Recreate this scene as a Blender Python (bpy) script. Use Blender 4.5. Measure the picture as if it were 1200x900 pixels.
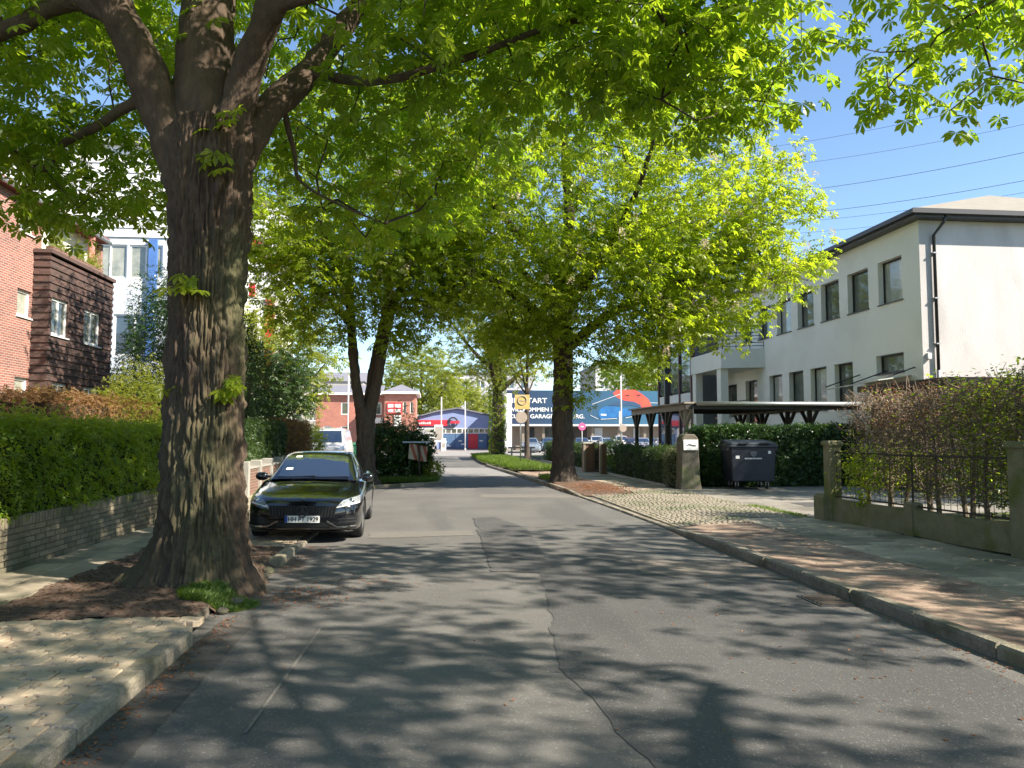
import bpy, bmesh, math, random
import numpy as np
from mathutils import Vector, Matrix, noise
from mathutils.bvhtree import BVHTree
for o in list(bpy.data.objects): bpy.data.objects.remove(o)
random.seed(7); RNG = np.random.default_rng(11)
S = bpy.context.scene
COL = S.collection
R = math.radians
# ---------------------------------------------------------------- camera
HC = 1.65; FPX = 900.0; YAW = math.atan(95/900); PIT = math.atan(60/900)
cam = bpy.data.cameras.new('camera'); cam.sensor_width = 36; cam.lens = 27; cam.clip_start = .05; cam.clip_end = 3000
co = bpy.data.objects.new('camera', cam); COL.objects.link(co)
co.location = (0, 0, HC); co.rotation_euler = (math.pi/2 + PIT, 0, -YAW)
S.camera = co
# ---------------------------------------------------------------- sky and sun
SUN_EL = R(39); SUN_AZ = R(119)            # azimuth clockwise from +Y
w = bpy.data.worlds.new('World'); S.world = w; w.use_nodes = True
nt = w.node_tree; bg = nt.nodes['Background']
sk = nt.nodes.new('ShaderNodeTexSky'); sk.sky_type = 'NISHITA'; sk.sun_disc = False
sk.sun_elevation = SUN_EL; sk.sun_rotation = SUN_AZ; sk.air_density = 1.0; sk.dust_density = .1; sk.ozone_density = 3.5
nt.links.new(sk.outputs[0], bg.inputs[0]); bg.inputs[1].default_value = .095
sl = bpy.data.lights.new('sun', 'SUN'); sl.energy = 5.0; sl.angle = R(.5); sl.color = (1, .91, .77)
so = bpy.data.objects.new('sun', sl); COL.objects.link(so)
sdir = Vector((math.sin(SUN_AZ)*math.cos(SUN_EL), math.cos(SUN_AZ)*math.cos(SUN_EL), math.sin(SUN_EL)))
so.rotation_euler = (-sdir).to_track_quat('-Z', 'Y').to_euler(); so.location = (30, -20, 40)
vs = S.view_settings; vs.view_transform = 'Standard'; vs.look = 'None'; vs.gamma = 1; vs.use_curve_mapping = False
vs.exposure = 1.4
S.cycles.max_bounces = 10; S.cycles.transparent_max_bounces = 12; S.cycles.diffuse_bounces = 5; S.cycles.transmission_bounces = 8
S.render.resolution_x = 1024; S.render.resolution_y = 768

# ---------------------------------------------------------------- pixel -> ray
_f = Vector((math.sin(YAW)*math.cos(PIT), math.cos(YAW)*math.cos(PIT), math.sin(PIT)))
_r = Vector((math.cos(YAW), -math.sin(YAW), 0)); _u = _r.cross(_f)
CAMP = Vector((0, 0, HC))
def ray(px, py): return _f + _r*((px-600)/FPX) + _u*((450-py)/FPX)
def gz(px, py, z=0.): d = ray(px, py); return CAMP + d*((z-HC)/d.z)
def gy(px, py, Y): d = ray(px, py); return CAMP + d*(Y/d.y)
def gx(px, py, X): d = ray(px, py); return CAMP + d*(X/d.x)
def pix(p):
    v = Vector(p)-CAMP; k = v.dot(_f)
    return (600+FPX*v.dot(_r)/k, 450-FPX*v.dot(_u)/k, k)

# ---------------------------------------------------------------- materials
def _n(nt, t, **kw):
    n = nt.nodes.new(t)
    for k, v in kw.items(): setattr(n, k, v)
    return n
def M(name, c1, c2=None, scale=4, rough=.8, bump=0, bscale=60, metallic=0, spec=.5, coat=0, rnd=0, c3=None, s3=.6, local=False, emit=0, stretch=None):
    m = bpy.data.materials.new(name); m.use_nodes = True; t = m.node_tree; L = t.links
    p = t.nodes['Principled BSDF']
    p.inputs['Roughness'].default_value = rough; p.inputs['Metallic'].default_value = metallic
    p.inputs['Specular IOR Level'].default_value = spec; p.inputs['Coat Weight'].default_value = coat
    p.inputs['Coat Roughness'].default_value = .03
    if local: co_ = _n(t, 'ShaderNodeTexCoord').outputs['Object']
    else: co_ = _n(t, 'ShaderNodeNewGeometry').outputs['Position']
    if stretch:
        mp = _n(t, 'ShaderNodeMapping'); mp.inputs['Scale'].default_value = stretch; L.new(co_, mp.inputs[0]); co_ = mp.outputs[0]
    c2 = c2 or tuple(x*.8 for x in c1)
    nz = _n(t, 'ShaderNodeTexNoise'); nz.inputs['Scale'].default_value = scale; nz.inputs['Detail'].default_value = 8; nz.inputs['Roughness'].default_value = .65
    L.new(co_, nz.inputs['Vector'])
    rp = _n(t, 'ShaderNodeValToRGB'); rp.color_ramp.elements[0].position = .32; rp.color_ramp.elements[1].position = .68
    rp.color_ramp.elements[0].color = (*c1, 1); rp.color_ramp.elements[1].color = (*c2, 1)
    L.new(nz.outputs[0], rp.inputs[0]); col = rp.outputs[0]
    if c3:
        n3 = _n(t, 'ShaderNodeTexNoise'); n3.inputs['Scale'].default_value = s3; n3.inputs['Detail'].default_value = 5; L.new(co_, n3.inputs['Vector'])
        r3 = _n(t, 'ShaderNodeValToRGB'); r3.color_ramp.elements[0].position = .5; r3.color_ramp.elements[1].position = .64; L.new(n3.outputs[0], r3.inputs[0])
        mx = _n(t, 'ShaderNodeMix', data_type='RGBA'); L.new(r3.outputs[0], mx.inputs[0]); L.new(col, mx.inputs[6]); mx.inputs[7].default_value = (*c3, 1); col = mx.outputs[2]
    if rnd:
        oi = _n(t, 'ShaderNodeObjectInfo'); mr = _n(t, 'ShaderNodeMapRange'); mr.inputs[3].default_value = 1-rnd; mr.inputs[4].default_value = 1+rnd
        L.new(oi.outputs['Random'], mr.inputs[0])
        hs = _n(t, 'ShaderNodeHueSaturation'); L.new(mr.outputs[0], hs.inputs['Value']); L.new(col, hs.inputs['Color']); col = hs.outputs[0]
    L.new(col, p.inputs['Base Color'])
    if bump:
        nb = _n(t, 'ShaderNodeTexNoise'); nb.inputs['Scale'].default_value = bscale; nb.inputs['Detail'].default_value = 6; L.new(co_, nb.inputs['Vector'])
        b = _n(t, 'ShaderNodeBump'); b.inputs['Strength'].default_value = bump; b.inputs['Distance'].default_value = .02
        L.new(nb.outputs[0], b.inputs['Height']); L.new(b.outputs[0], p.inputs['Normal'])
    return m
def leafmat(name, a, b, ta, tb, mixf=.5, gloss=.35):
    """a,b: reflected colours, ta,tb: transmitted colours, varied leaf by leaf"""
    m = bpy.data.materials.new(name); m.use_nodes = True; t = m.node_tree; L = t.links
    p = t.nodes['Principled BSDF']; out = t.nodes['Material Output']
    at = _n(t, 'ShaderNodeAttribute'); at.attribute_name = 'rnd'
    oi = _n(t, 'ShaderNodeObjectInfo')
    ad = _n(t, 'ShaderNodeMath', operation='ADD'); L.new(at.outputs['Fac'], ad.inputs[0])
    ad.inputs[1].default_value = 0
    m1 = _n(t, 'ShaderNodeMix', data_type='RGBA'); m1.inputs[6].default_value = (*a, 1); m1.inputs[7].default_value = (*b, 1); L.new(ad.outputs[0], m1.inputs[0])
    m2 = _n(t, 'ShaderNodeMix', data_type='RGBA'); m2.inputs[6].default_value = (*ta, 1); m2.inputs[7].default_value = (*tb, 1); L.new(ad.outputs[0], m2.inputs[0])
    L.new(m1.outputs[2], p.inputs['Base Color']); p.inputs['Roughness'].default_value = gloss; p.inputs['Specular IOR Level'].default_value = .4
    tr = _n(t, 'ShaderNodeBsdfTranslucent'); L.new(m2.outputs[2], tr.inputs[0])
    ms = _n(t, 'ShaderNodeMixShader'); ms.inputs[0].default_value = mixf
    L.new(p.outputs[0], ms.inputs[1]); L.new(tr.outputs[0], ms.inputs[2]); L.new(ms.outputs[0], out.inputs[0])
    return m
def brickmat(name, c1, c2, mortar, axis='y', bw=.25, bh=.075, ms=.01, rough=.85, bump=.6):
    m = bpy.data.materials.new(name); m.use_nodes = True; t = m.node_tree; L = t.links; p = t.nodes['Principled BSDF']
    g = _n(t, 'ShaderNodeNewGeometry'); sp = _n(t, 'ShaderNodeSeparateXYZ'); L.new(g.outputs['Position'], sp.inputs[0])
    cb = _n(t, 'ShaderNodeCombineXYZ')
    if axis == 'both':
        ad = _n(t, 'ShaderNodeMath', operation='ADD'); L.new(sp.outputs[0], ad.inputs[0]); L.new(sp.outputs[1], ad.inputs[1]); L.new(ad.outputs[0], cb.inputs[0])
    else: L.new(sp.outputs['XY'.index(axis.upper())], cb.inputs[0])
    L.new(sp.outputs[2], cb.inputs[1])
    br = _n(t, 'ShaderNodeTexBrick'); L.new(cb.outputs[0], br.inputs['Vector']); br.inputs['Scale'].default_value = 1
    br.inputs['Brick Width'].default_value = bw; br.inputs['Row Height'].default_value = bh; br.inputs['Mortar Size'].default_value = ms
    br.inputs['Color1'].default_value = (*c1, 1); br.inputs['Color2'].default_value = (*c2, 1); br.inputs['Mortar'].default_value = (*mortar, 1)
    nz = _n(t, 'ShaderNodeTexNoise'); nz.inputs['Scale'].default_value = 1.3; nz.inputs['Detail'].default_value = 6; L.new(g.outputs['Position'], nz.inputs['Vector'])
    mr = _n(t, 'ShaderNodeMapRange'); mr.inputs[3].default_value = .72; mr.inputs[4].default_value = 1.28; L.new(nz.outputs[0], mr.inputs[0])
    hs = _n(t, 'ShaderNodeHueSaturation'); L.new(mr.outputs[0], hs.inputs['Value']); L.new(br.outputs[0], hs.inputs['Color']); L.new(hs.outputs[0], p.inputs['Base Color'])
    b = _n(t, 'ShaderNodeBump'); b.invert = True; b.inputs['Strength'].default_value = bump; b.inputs['Distance'].default_value = .01; L.new(br.outputs['Fac'], b.inputs['Height']); L.new(b.outputs[0], p.inputs['Normal'])
    p.inputs['Roughness'].default_value = rough
    return m
def asphalt(name, c1, c2, patch, speck=.32):
    m = bpy.data.materials.new(name); m.use_nodes = True; t = m.node_tree; L = t.links; p = t.nodes['Principled BSDF']
    g = _n(t, 'ShaderNodeNewGeometry').outputs['Position']
    def nz(s, d=6, st=None):
        n = _n(t, 'ShaderNodeTexNoise'); n.inputs['Scale'].default_value = s; n.inputs['Detail'].default_value = d
        if st:
            mp = _n(t, 'ShaderNodeMapping'); mp.inputs['Scale'].default_value = st; L.new(g, mp.inputs[0]); L.new(mp.outputs[0], n.inputs['Vector'])
        else: L.new(g, n.inputs['Vector'])
        return n.outputs[0]
    def ramp(f, p0, p1, a, b):
        r = _n(t, 'ShaderNodeValToRGB'); e = r.color_ramp.elements; e[0].position = p0; e[1].position = p1; e[0].color = (*a, 1); e[1].color = (*b, 1); L.new(f, r.inputs[0]); return r.outputs[0]
    def mix(f, a, b):
        x = _n(t, 'ShaderNodeMix', data_type='RGBA'); L.new(f, x.inputs[0]); L.new(a, x.inputs[6])
        if isinstance(b, tuple): x.inputs[7].default_value = (*b, 1)
        else: L.new(b, x.inputs[7])
        return x.outputs[2]
    c = ramp(nz(.7), .35, .65, c1, c2)
    c = mix(ramp(nz(.45, 4, (1.6, .22, 1)), .52, .6, (0, 0, 0), (.75, .75, .75)), c, patch)       # long repair streaks
    v = _n(t, 'ShaderNodeTexVoronoi'); v.inputs['Scale'].default_value = 95; L.new(g, v.inputs['Vector'])
    sp = ramp(v.outputs['Color'], .78, .9, (0, 0, 0), (.55, .55, .55)); c = mix(sp, c, (speck, speck*.97, speck*.92))
    sp2 = ramp(nz(210, 2), .3, .5, (.55, .55, .55), (0, 0, 0)); c = mix(sp2, c, (.012, .012, .014))
    # hairline cracks
    v2 = _n(t, 'ShaderNodeTexVoronoi', feature='DISTANCE_TO_EDGE'); v2.inputs['Scale'].default_value = .55
    mp = _n(t, 'ShaderNodeMix', data_type='VECTOR'); mp.inputs[0].default_value = .22; L.new(g, mp.inputs[4]); n9 = _n(t, 'ShaderNodeTexNoise'); n9.inputs['Scale'].default_value = 2.2; n9.inputs['Detail'].default_value = 8; L.new(g, n9.inputs['Vector']); L.new(n9.outputs['Color'], mp.inputs[5]); L.new(mp.outputs[1], v2.inputs['Vector'])
    ck = ramp(v2.outputs['Distance'], .0, .003, (.14, .14, .14), (0, 0, 0)); c = mix(ck, c, (.02, .02, .02))
    L.new(c, p.inputs['Base Color']); p.inputs['Roughness'].default_value = .78; p.inputs['Specular IOR Level'].default_value = .35
    b = _n(t, 'ShaderNodeBump'); b.inputs['Strength'].default_value = .55; b.inputs['Distance'].default_value = .008; L.new(nz(130, 3), b.inputs['Height']); L.new(b.outputs[0], p.inputs['Normal'])
    return m

MT = dict(
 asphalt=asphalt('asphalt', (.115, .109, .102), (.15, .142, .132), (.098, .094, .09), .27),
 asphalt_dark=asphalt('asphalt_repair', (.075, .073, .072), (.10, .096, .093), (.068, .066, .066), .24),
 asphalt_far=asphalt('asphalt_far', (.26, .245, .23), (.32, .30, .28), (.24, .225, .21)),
 gravel=M('compacted_gravel', (.27, .185, .135), (.37, .275, .205), 7, .95, .7, 90, c3=(.16, .105, .08), s3=2.2),
 soil=M('soil', (.075, .05, .036), (.16, .105, .075), 18, 1, .9, 70, c3=(.19, .115, .075), s3=1.6),
 sand=M('joint_sand', (.09, .075, .058), (.16, .135, .105), 12, 1, .5, 80, c3=(.05, .06, .025), s3=2),
 paver=M('paver', (.47, .37, .26), (.37, .29, .205), 9, .85, .45, 120, rnd=.16, c3=(.27, .235, .165), s3=1.2),
 slab=M('slab', (.40, .335, .25), (.28, .24, .18), 6, .85, .35, 90, rnd=.26, c3=(.2, .18, .125), s3=1.1),
 kerb=M('kerb_granite', (.31, .265, .205), (.17, .148, .118), 22, .9, .8, 60, rnd=.2, c3=(.13, .12, .075), s3=2.2),
 cobble=M('cobble', (.28, .24, .18), (.2, .175, .135), 14, .8, .3, 100, c3=(.15, .15, .09), s3=.9),
 concrete=M('concrete', (.36, .34, .30), (.26, .25, .225), 3, .9, .3, 60),
 mossy=M('mossy_concrete', (.225, .205, .125), (.15, .145, .07), 5, .95, .7, 45, c3=(.115, .13, .03), s3=1.7),
 grass_soil=M('grass_soil', (.06, .075, .02), (.09, .1, .03), 6, 1, .5, 60),
 garden=M('garden_soil', (.06, .06, .03), (.05, .075, .02), 3, 1, .5, 40),
 bark=M('bark', (.105, .07, .046), (.05, .035, .025), 9, .95, 1.0, 30, stretch=(1, 1, .4), c3=(.085, .08, .038), s3=.8),
 bark_far=M('bark_far', (.085, .066, .05), (.04, .031, .024), 9, .95, .8, 30, stretch=(1, 1, .3)),
 twig=M('twig', (.06, .045, .033), (.035, .027, .02), 20, .9),
 beech_twig=M('beech_twig', (.24, .185, .13), (.12, .09, .063), 20, .9),
 white_wall=M('white_render', (.80, .785, .70), (.76, .745, .66), .9, .9, .3, 40, c3=(.72, .705, .62), s3=.5),
 roof_felt=M('roof_felt', (.27, .245, .2), (.22, .2, .165), 2, .9, .3, 30),
 dark_metal=M('dark_metal', (.035, .036, .04), (.028, .029, .032), 4, .45),
 frame_dark=M('window_frame_dark', (.022, .022, .023), None, 4, .5),
 frame_white=M('window_frame_white', (.78, .78, .76), (.72, .72, .7), 4, .5),
 glass=M('window_glass', (.05, .06, .05), (.14, .15, .12), 1.7, .04, spec=1),
 glass_pale=M('painted_reflection_glass', (.42, .42, .36), (.22, .24, .2), 1.6, .05, spec=.9),  # pale base colour painted in for reflections on the panes
 glass_sky=M('curtain_wall_glass', (.06, .09, .12), (.08, .11, .14), .6, .02, spec=1),
 red_brick=brickmat('red_brick', (.32, .115, .085), (.20, .068, .055), (.34, .27, .23), 'both', ms=.013),
 far_brick=brickmat('far_red_brick', (.42, .165, .12), (.34, .125, .095), (.40, .25, .19), 'both', .3, .1),
 clinker=brickmat('dark_clinker', (.12, .062, .048), (.05, .03, .027), (.09, .07, .06), 'both', .25, .075, .008),
 yellow_brick=M('grey_yellow_brick', (.27, .225, .15), (.195, .165, .115), 9, .9, .6, 80, rnd=.25, c3=(.135, .13, .08), s3=1.5),
 mortar=M('mortar', (.15, .13, .095), (.11, .10, .07), 9, 1, .5, 80),
 gate_brick=brickmat('gate_brick', (.20, .085, .055), (.14, .062, .042), (.2, .17, .14), 'both', .24, .075, .012),
 stone=M('weathered_stone', (.16, .135, .1), (.09, .08, .06), 6, .95, .8, 40, c3=(.10, .105, .05), s3=2),
 iron=M('old_iron', (.03, .027, .022), (.055, .038, .025), 30, .8),
 grey_wood=M('grey_wood', (.36, .315, .265), (.25, .215, .18), 6, .85, .4, 60, stretch=(1, 1, 4)),
 black_wood=M('stained_wood', (.05, .045, .042), (.035, .032, .03), 6, .75),
 galv=M('galvanised', (.45, .46, .47), (.36, .37, .38), 8, .4, metallic=.7),
 lamp_grey=M('lamp_post_grey', (.55, .56, .56), (.48, .49, .49), 6, .5),
 bin=M('bin_plastic', (.008, .011, .022), (.013, .017, .03), 3, .5, .1, 50),
 bin_lid=M('bin_lid', (.02, .025, .038), (.03, .036, .05), 3, .5),
 rubber=M('rubber', (.018, .018, .018), None, 5, .8),
 tyre=M('tyre', (.02, .02, .021), None, 30, .85),
 white=M('white_paint', (.78, .78, .76), (.72, .72, .70), 3, .6),
 red=M('red_paint', (.62, .035, .05), (.54, .03, .045), 3, .5),
 black=M('black_trim', (.008, .008, .009), None, 3, .35),
 chrome=M('chrome', (.75, .76, .78), None, 3, .12, metallic=1),
 yellow=M('sign_yellow', (.62, .46, .17), (.5, .38, .15), 4, .5),
 pink=M('sign_red_faded', (.62, .09, .26), (.66, .14, .3), 4, .5),
 signback=M('sign_back', (.45, .36, .30), (.36, .30, .26), 4, .5),
)
# ---------------------------------------------------------------- mesh helpers
WL = {}
def tag(o, label=None, cat=None, group=None, kind=None):
    if label: o['label'] = label
    if cat: o['category'] = cat
    if group: o['group'] = group
    if kind: o['kind'] = kind
    return o
def empty(name, loc, label, cat, group=None, rz=0):
    o = bpy.data.objects.new(name, None); COL.objects.link(o); o.location = loc; o.rotation_euler = (0, 0, rz); o.empty_display_size = .3
    WL[o] = Vector(loc); return tag(o, label, cat, group)
def link(name, me, parent=None, loc=None):
    o = bpy.data.objects.new(name, me); COL.objects.link(o)
    if parent: o.parent = parent
    if loc is not None: o.location = loc
    WL[o] = (WL.get(parent, Vector()) if parent else Vector()) + (Vector(loc) if loc is not None else Vector())
    return o
def arrmesh(name, V, T, mats, rnd=None, smooth=False):
    """V (n,3) float, T (m,k) int -> mesh (fast)"""
    V = np.asarray(V, np.float32); T = np.asarray(T, np.int32)
    me = bpy.data.meshes.new(name); k = T.shape[1]
    me.vertices.add(len(V)); me.vertices.foreach_set('co', V.ravel())
    me.loops.add(T.size); me.loops.foreach_set('vertex_index', T.ravel())
    me.polygons.add(len(T)); me.polygons.foreach_set('loop_start', np.arange(0, T.size, k, dtype=np.int32))
    me.polygons.foreach_set('use_smooth', np.full(len(T), smooth))
    me.update(calc_edges=True)
    if rnd is not None:
        a = me.attributes.new('rnd', 'FLOAT', 'POINT'); a.data.foreach_set('value', np.asarray(rnd, np.float32))
    for m in (mats if isinstance(mats, (list, tuple)) else [mats]): me.materials.append(m)
    return me
class MB:
    def __init__(s): s.v = []; s.f = []; s.m = []
    def face(s, pts, m=0):
        i = len(s.v); s.v += [tuple(p) for p in pts]; s.f.append(tuple(range(i, i+len(pts)))); s.m.append(m); return s
    def hexa(s, P, m=0):
        i = len(s.v); s.v += [tuple(p) for p in P]
        for q in ((0,3,2,1),(4,5,6,7),(0,1,5,4),(1,2,6,5),(2,3,7,6),(3,0,4,7)): s.f.append(tuple(i+k for k in q)); s.m.append(m)
        return s
    def box(s, x0, x1, y0, y1, z0, z1, m=0):
        return s.hexa([(x0,y0,z0),(x1,y0,z0),(x1,y1,z0),(x0,y1,z0),(x0,y0,z1),(x1,y0,z1),(x1,y1,z1),(x0,y1,z1)], m)
    def cbox(s, x0, x1, y0, y1, z0, z1, c=.01, m=0):
        i = len(s.v)
        for (d, z) in ((0, z0), (0, z1-c), (c, z1)): s.v += [(x0+d,y0+d,z),(x1-d,y0+d,z),(x1-d,y1-d,z),(x0+d,y1-d,z)]
        for b in (0, 4):
            for k in range(4): s.f.append((i+b+k, i+b+(k+1)%4, i+b+4+(k+1)%4, i+b+4+k)); s.m.append(m)
        s.f.append((i+8,i+9,i+10,i+11)); s.m.append(m); return s
    def tube(s, pts, rad, n=8, m=0, cap=True):
        pts = [Vector(p) for p in pts]
        if not isinstance(rad, (list, tuple)): rad = [rad]*len(pts)
        i0 = len(s.v); ref = None
        for k, p in enumerate(pts):
            t = (pts[min(k+1, len(pts)-1)]-pts[max(k-1, 0)]).normalized()
            if ref is None: ref = t.orthogonal().normalized()
            ref = (ref - t*ref.dot(t)); ref = ref.normalized() if ref.length > 1e-5 else t.orthogonal().normalized()
            b = t.cross(ref)
            for j in range(n):
                a = 2*math.pi*j/n; s.v.append(tuple(p + (ref*math.cos(a)+b*math.sin(a))*rad[k]))
        for k in range(len(pts)-1):
            for j in range(n):
                a = i0+k*n+j; b2 = i0+k*n+(j+1)%n; s.f.append((a, b2, b2+n, a+n)); s.m.append(m)
        if cap:
            s.f.append(tuple(i0+j for j in range(n))[::-1]); s.m.append(m)
            s.f.append(tuple(i0+(len(pts)-1)*n+j for j in range(n))); s.m.append(m)
        return s
    def prism(s, poly, d, m=0):
        """poly: list of 3D points (planar), d: extrude vector"""
        d = Vector(d); i = len(s.v); n = len(poly)
        s.v += [tuple(p) for p in poly] + [tuple(Vector(p)+d) for p in poly]
        s.f.append(tuple(range(i, i+n))[::-1]); s.m.append(m); s.f.append(tuple(range(i+n, i+2*n))); s.m.append(m)
        for k in range(n): s.f.append((i+k, i+(k+1)%n, i+n+(k+1)%n, i+n+k)); s.m.append(m)
        return s
    def lathe(s, prof, n=16, c=(0,0,0), m=0):
        i = len(s.v)
        for r_, z in prof:
            for j in range(n): a = 2*math.pi*j/n; s.v.append((c[0]+r_*math.cos(a), c[1]+r_*math.sin(a), c[2]+z))
        for k in range(len(prof)-1):
            for j in range(n): s.f.append((i+k*n+j, i+k*n+(j+1)%n, i+(k+1)*n+(j+1)%n, i+(k+1)*n+j)); s.m.append(m)
        return s
    def build(s, name, mats, parent=None, smooth=False, local=False, fixn=True, bevel=0):
        if not isinstance(mats, (list, tuple)): mats = [mats]
        off = Vector() if local or parent is None else WL[parent]
        me = bpy.data.meshes.new(name); me.from_pydata([tuple(Vector(v)-off) for v in s.v], [], s.f)
        for m in mats: me.materials.append(m)
        if len(mats) > 1: me.polygons.foreach_set('material_index', s.m)
        if fixn:
            bm = bmesh.new(); bm.from_mesh(me); bmesh.ops.recalc_face_normals(bm, faces=bm.faces)
            if bevel: bmesh.ops.bevel(bm, geom=list(bm.edges), offset=bevel, segments=1, affect='EDGES')
            bm.to_mesh(me); bm.free()
        if smooth: me.polygons.foreach_set('use_smooth', [True]*len(me.polygons))
        return link(name, me, parent)
def text(body, size, loc, rot, mat, parent, name='lettering', depth=.004, bold=0, width=None):
    c = bpy.data.curves.new('t', 'FONT'); c.body = body; c.size = size; c.extrude = depth; c.offset = bold; c.align_x = 'LEFT'
    o = bpy.data.objects.new('t', c); COL.objects.link(o)
    dg = bpy.context.evaluated_depsgraph_get(); dg.update()
    me = bpy.data.meshes.new_from_object(o.evaluated_get(dg)); bpy.data.objects.remove(o); bpy.data.curves.remove(c)
    if width:
        xs = [v.co.x for v in me.vertices]; k = width/(max(xs)-min(xs)); x0 = min(xs)
        for v in me.vertices: v.co.x = (v.co.x-x0)*k
    me.materials.clear(); me.materials.append(mat)
    q = link(name, me, parent, Vector(loc)-(WL[parent] if parent else Vector())); q.rotation_euler = rot
    return q
def lerp(a, b, t): return a+(b-a)*t
def nv(v): return v/np.maximum(np.linalg.norm(v, axis=-1, keepdims=True), 1e-9)
def sticks(P0, P1, r0, r1, n=3):
    """many separate tapered twigs as one vertex/face array"""
    P0 = np.asarray(P0, float); P1 = np.asarray(P1, float); N = len(P0)
    r0 = np.broadcast_to(r0, N); r1 = np.broadcast_to(r1, N)
    t = nv(P1-P0); h = np.where(np.abs(t[:, 2:3]) < .9, [[0, 0, 1.]], [[1., 0, 0]]); a = nv(np.cross(t, h)); b = np.cross(t, a)
    V = np.zeros((N, 2*n, 3))
    for j in range(n):
        d = a*math.cos(2*math.pi*j/n)+b*math.sin(2*math.pi*j/n)
        V[:, j] = P0+d*r0[:, None]; V[:, n+j] = P1+d*r1[:, None]
    q = np.array([[j, (j+1) % n, n+(j+1) % n, n+j] for j in range(n)])
    F = (np.arange(N)[:, None, None]*2*n+q[None]).reshape(-1, 4)
    return V.reshape(-1, 3), F
# ================================================================ SETTING
def struct(o): o['kind'] = 'structure'; return o
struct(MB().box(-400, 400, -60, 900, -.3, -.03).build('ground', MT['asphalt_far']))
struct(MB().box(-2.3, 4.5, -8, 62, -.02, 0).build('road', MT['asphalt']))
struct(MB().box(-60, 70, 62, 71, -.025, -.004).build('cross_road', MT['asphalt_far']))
# repair strips: darker re-laid lane on the right, older grey band, small squares in the gutter
def sheet(name, poly, z, mat):
    if 'patch' in name:          # ragged saw-and-tar edges
        q = []
        for k in range(len(poly)):
            a = Vector(poly[k]); b = Vector(poly[(k+1) % len(poly)]); n = max(1, int((b-a).length/.09)); d = (b-a).normalized(); nn = Vector((-d.y, d.x))
            for i in range(n): p = a.lerp(b, i/n); q.append(tuple(p+nn*(.05*noise.noise((p.x*2.5, p.y*2.5, 5))+.025*noise.noise((p.x*14, p.y*14, 1)))))
        poly = q
    return struct(MB().face([(x, y, z) for x, y in poly]).build(name, mat, fixn=False))
sheet('road_patch', [(1.35, -6), (3.95, -6), (3.9, 9.2), (2.6, 10.4), (1.35, 9.9), (1.15, 7.4), (.92, 5.8), (1.05, 4.4), (1.2, 3)], .004, MT['asphalt_dark'])
sheet('road_patch', [(.75, 9.4), (1.5, 9.2), (1.7, 13.6), (1.3, 15.6), (.85, 15.4)], .0075, MT['asphalt_dark'])
sheet('concrete_patch', [(-1.0, 12.6), (.72, 12.8), (.7, 13.5), (-1.0, 13.3)], .005, M('pale_patch_near', (.16, .146, .128), (.13, .12, .107), 7, .9, .4, 80))
sheet('concrete_patch', [(2.5, 9.0), (4.1, 8.5), (4.1, 9.7), (2.7, 10.2)], .008, M('worn_patch', (.17, .145, .12), (.12, .108, .095), 6, .95, .5, 80))
sheet('concrete_patch', [(1.3, 20.4), (3.9, 20.0), (3.8, 21.2), (1.4, 21.6)], .005, M('pale_patch', (.165, .15, .132), (.13, .12, .108), 5, .9, .3, 80))
sheet('cobble_strip', [(.45, 31), (3.7, 31), (3.2, 39), (-.4, 39)], .006, M('cobble_strip', (.17, .165, .165), (.27, .255, .24), 9, .85, .9, 25))
# thin lighter seam in the asphalt, laid on as narrow strips
for (a, b) in (((-1.02, 4.5), (-.93, 6.9)), ((-.9, 3.1), (-.86, 3.5))):
    sheet('road_seam', [(a[0], a[1]), (a[0]+.02, a[1]), (b[0]+.02, b[1]), (b[0], b[1])], .009, M('seam_line', (.19, .175, .155), (.11, .102, .093), 22, .9))
# asphalt gutter channel beside the left kerb
sheet('gutter', [(-1.86, -6), (-1.5, -6), (-1.52, 7.2), (-1.84, 7.2)], .006, M('gutter_dark', (.05, .047, .044), (.08, .074, .066), 8, .9, .5, 90))

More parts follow.
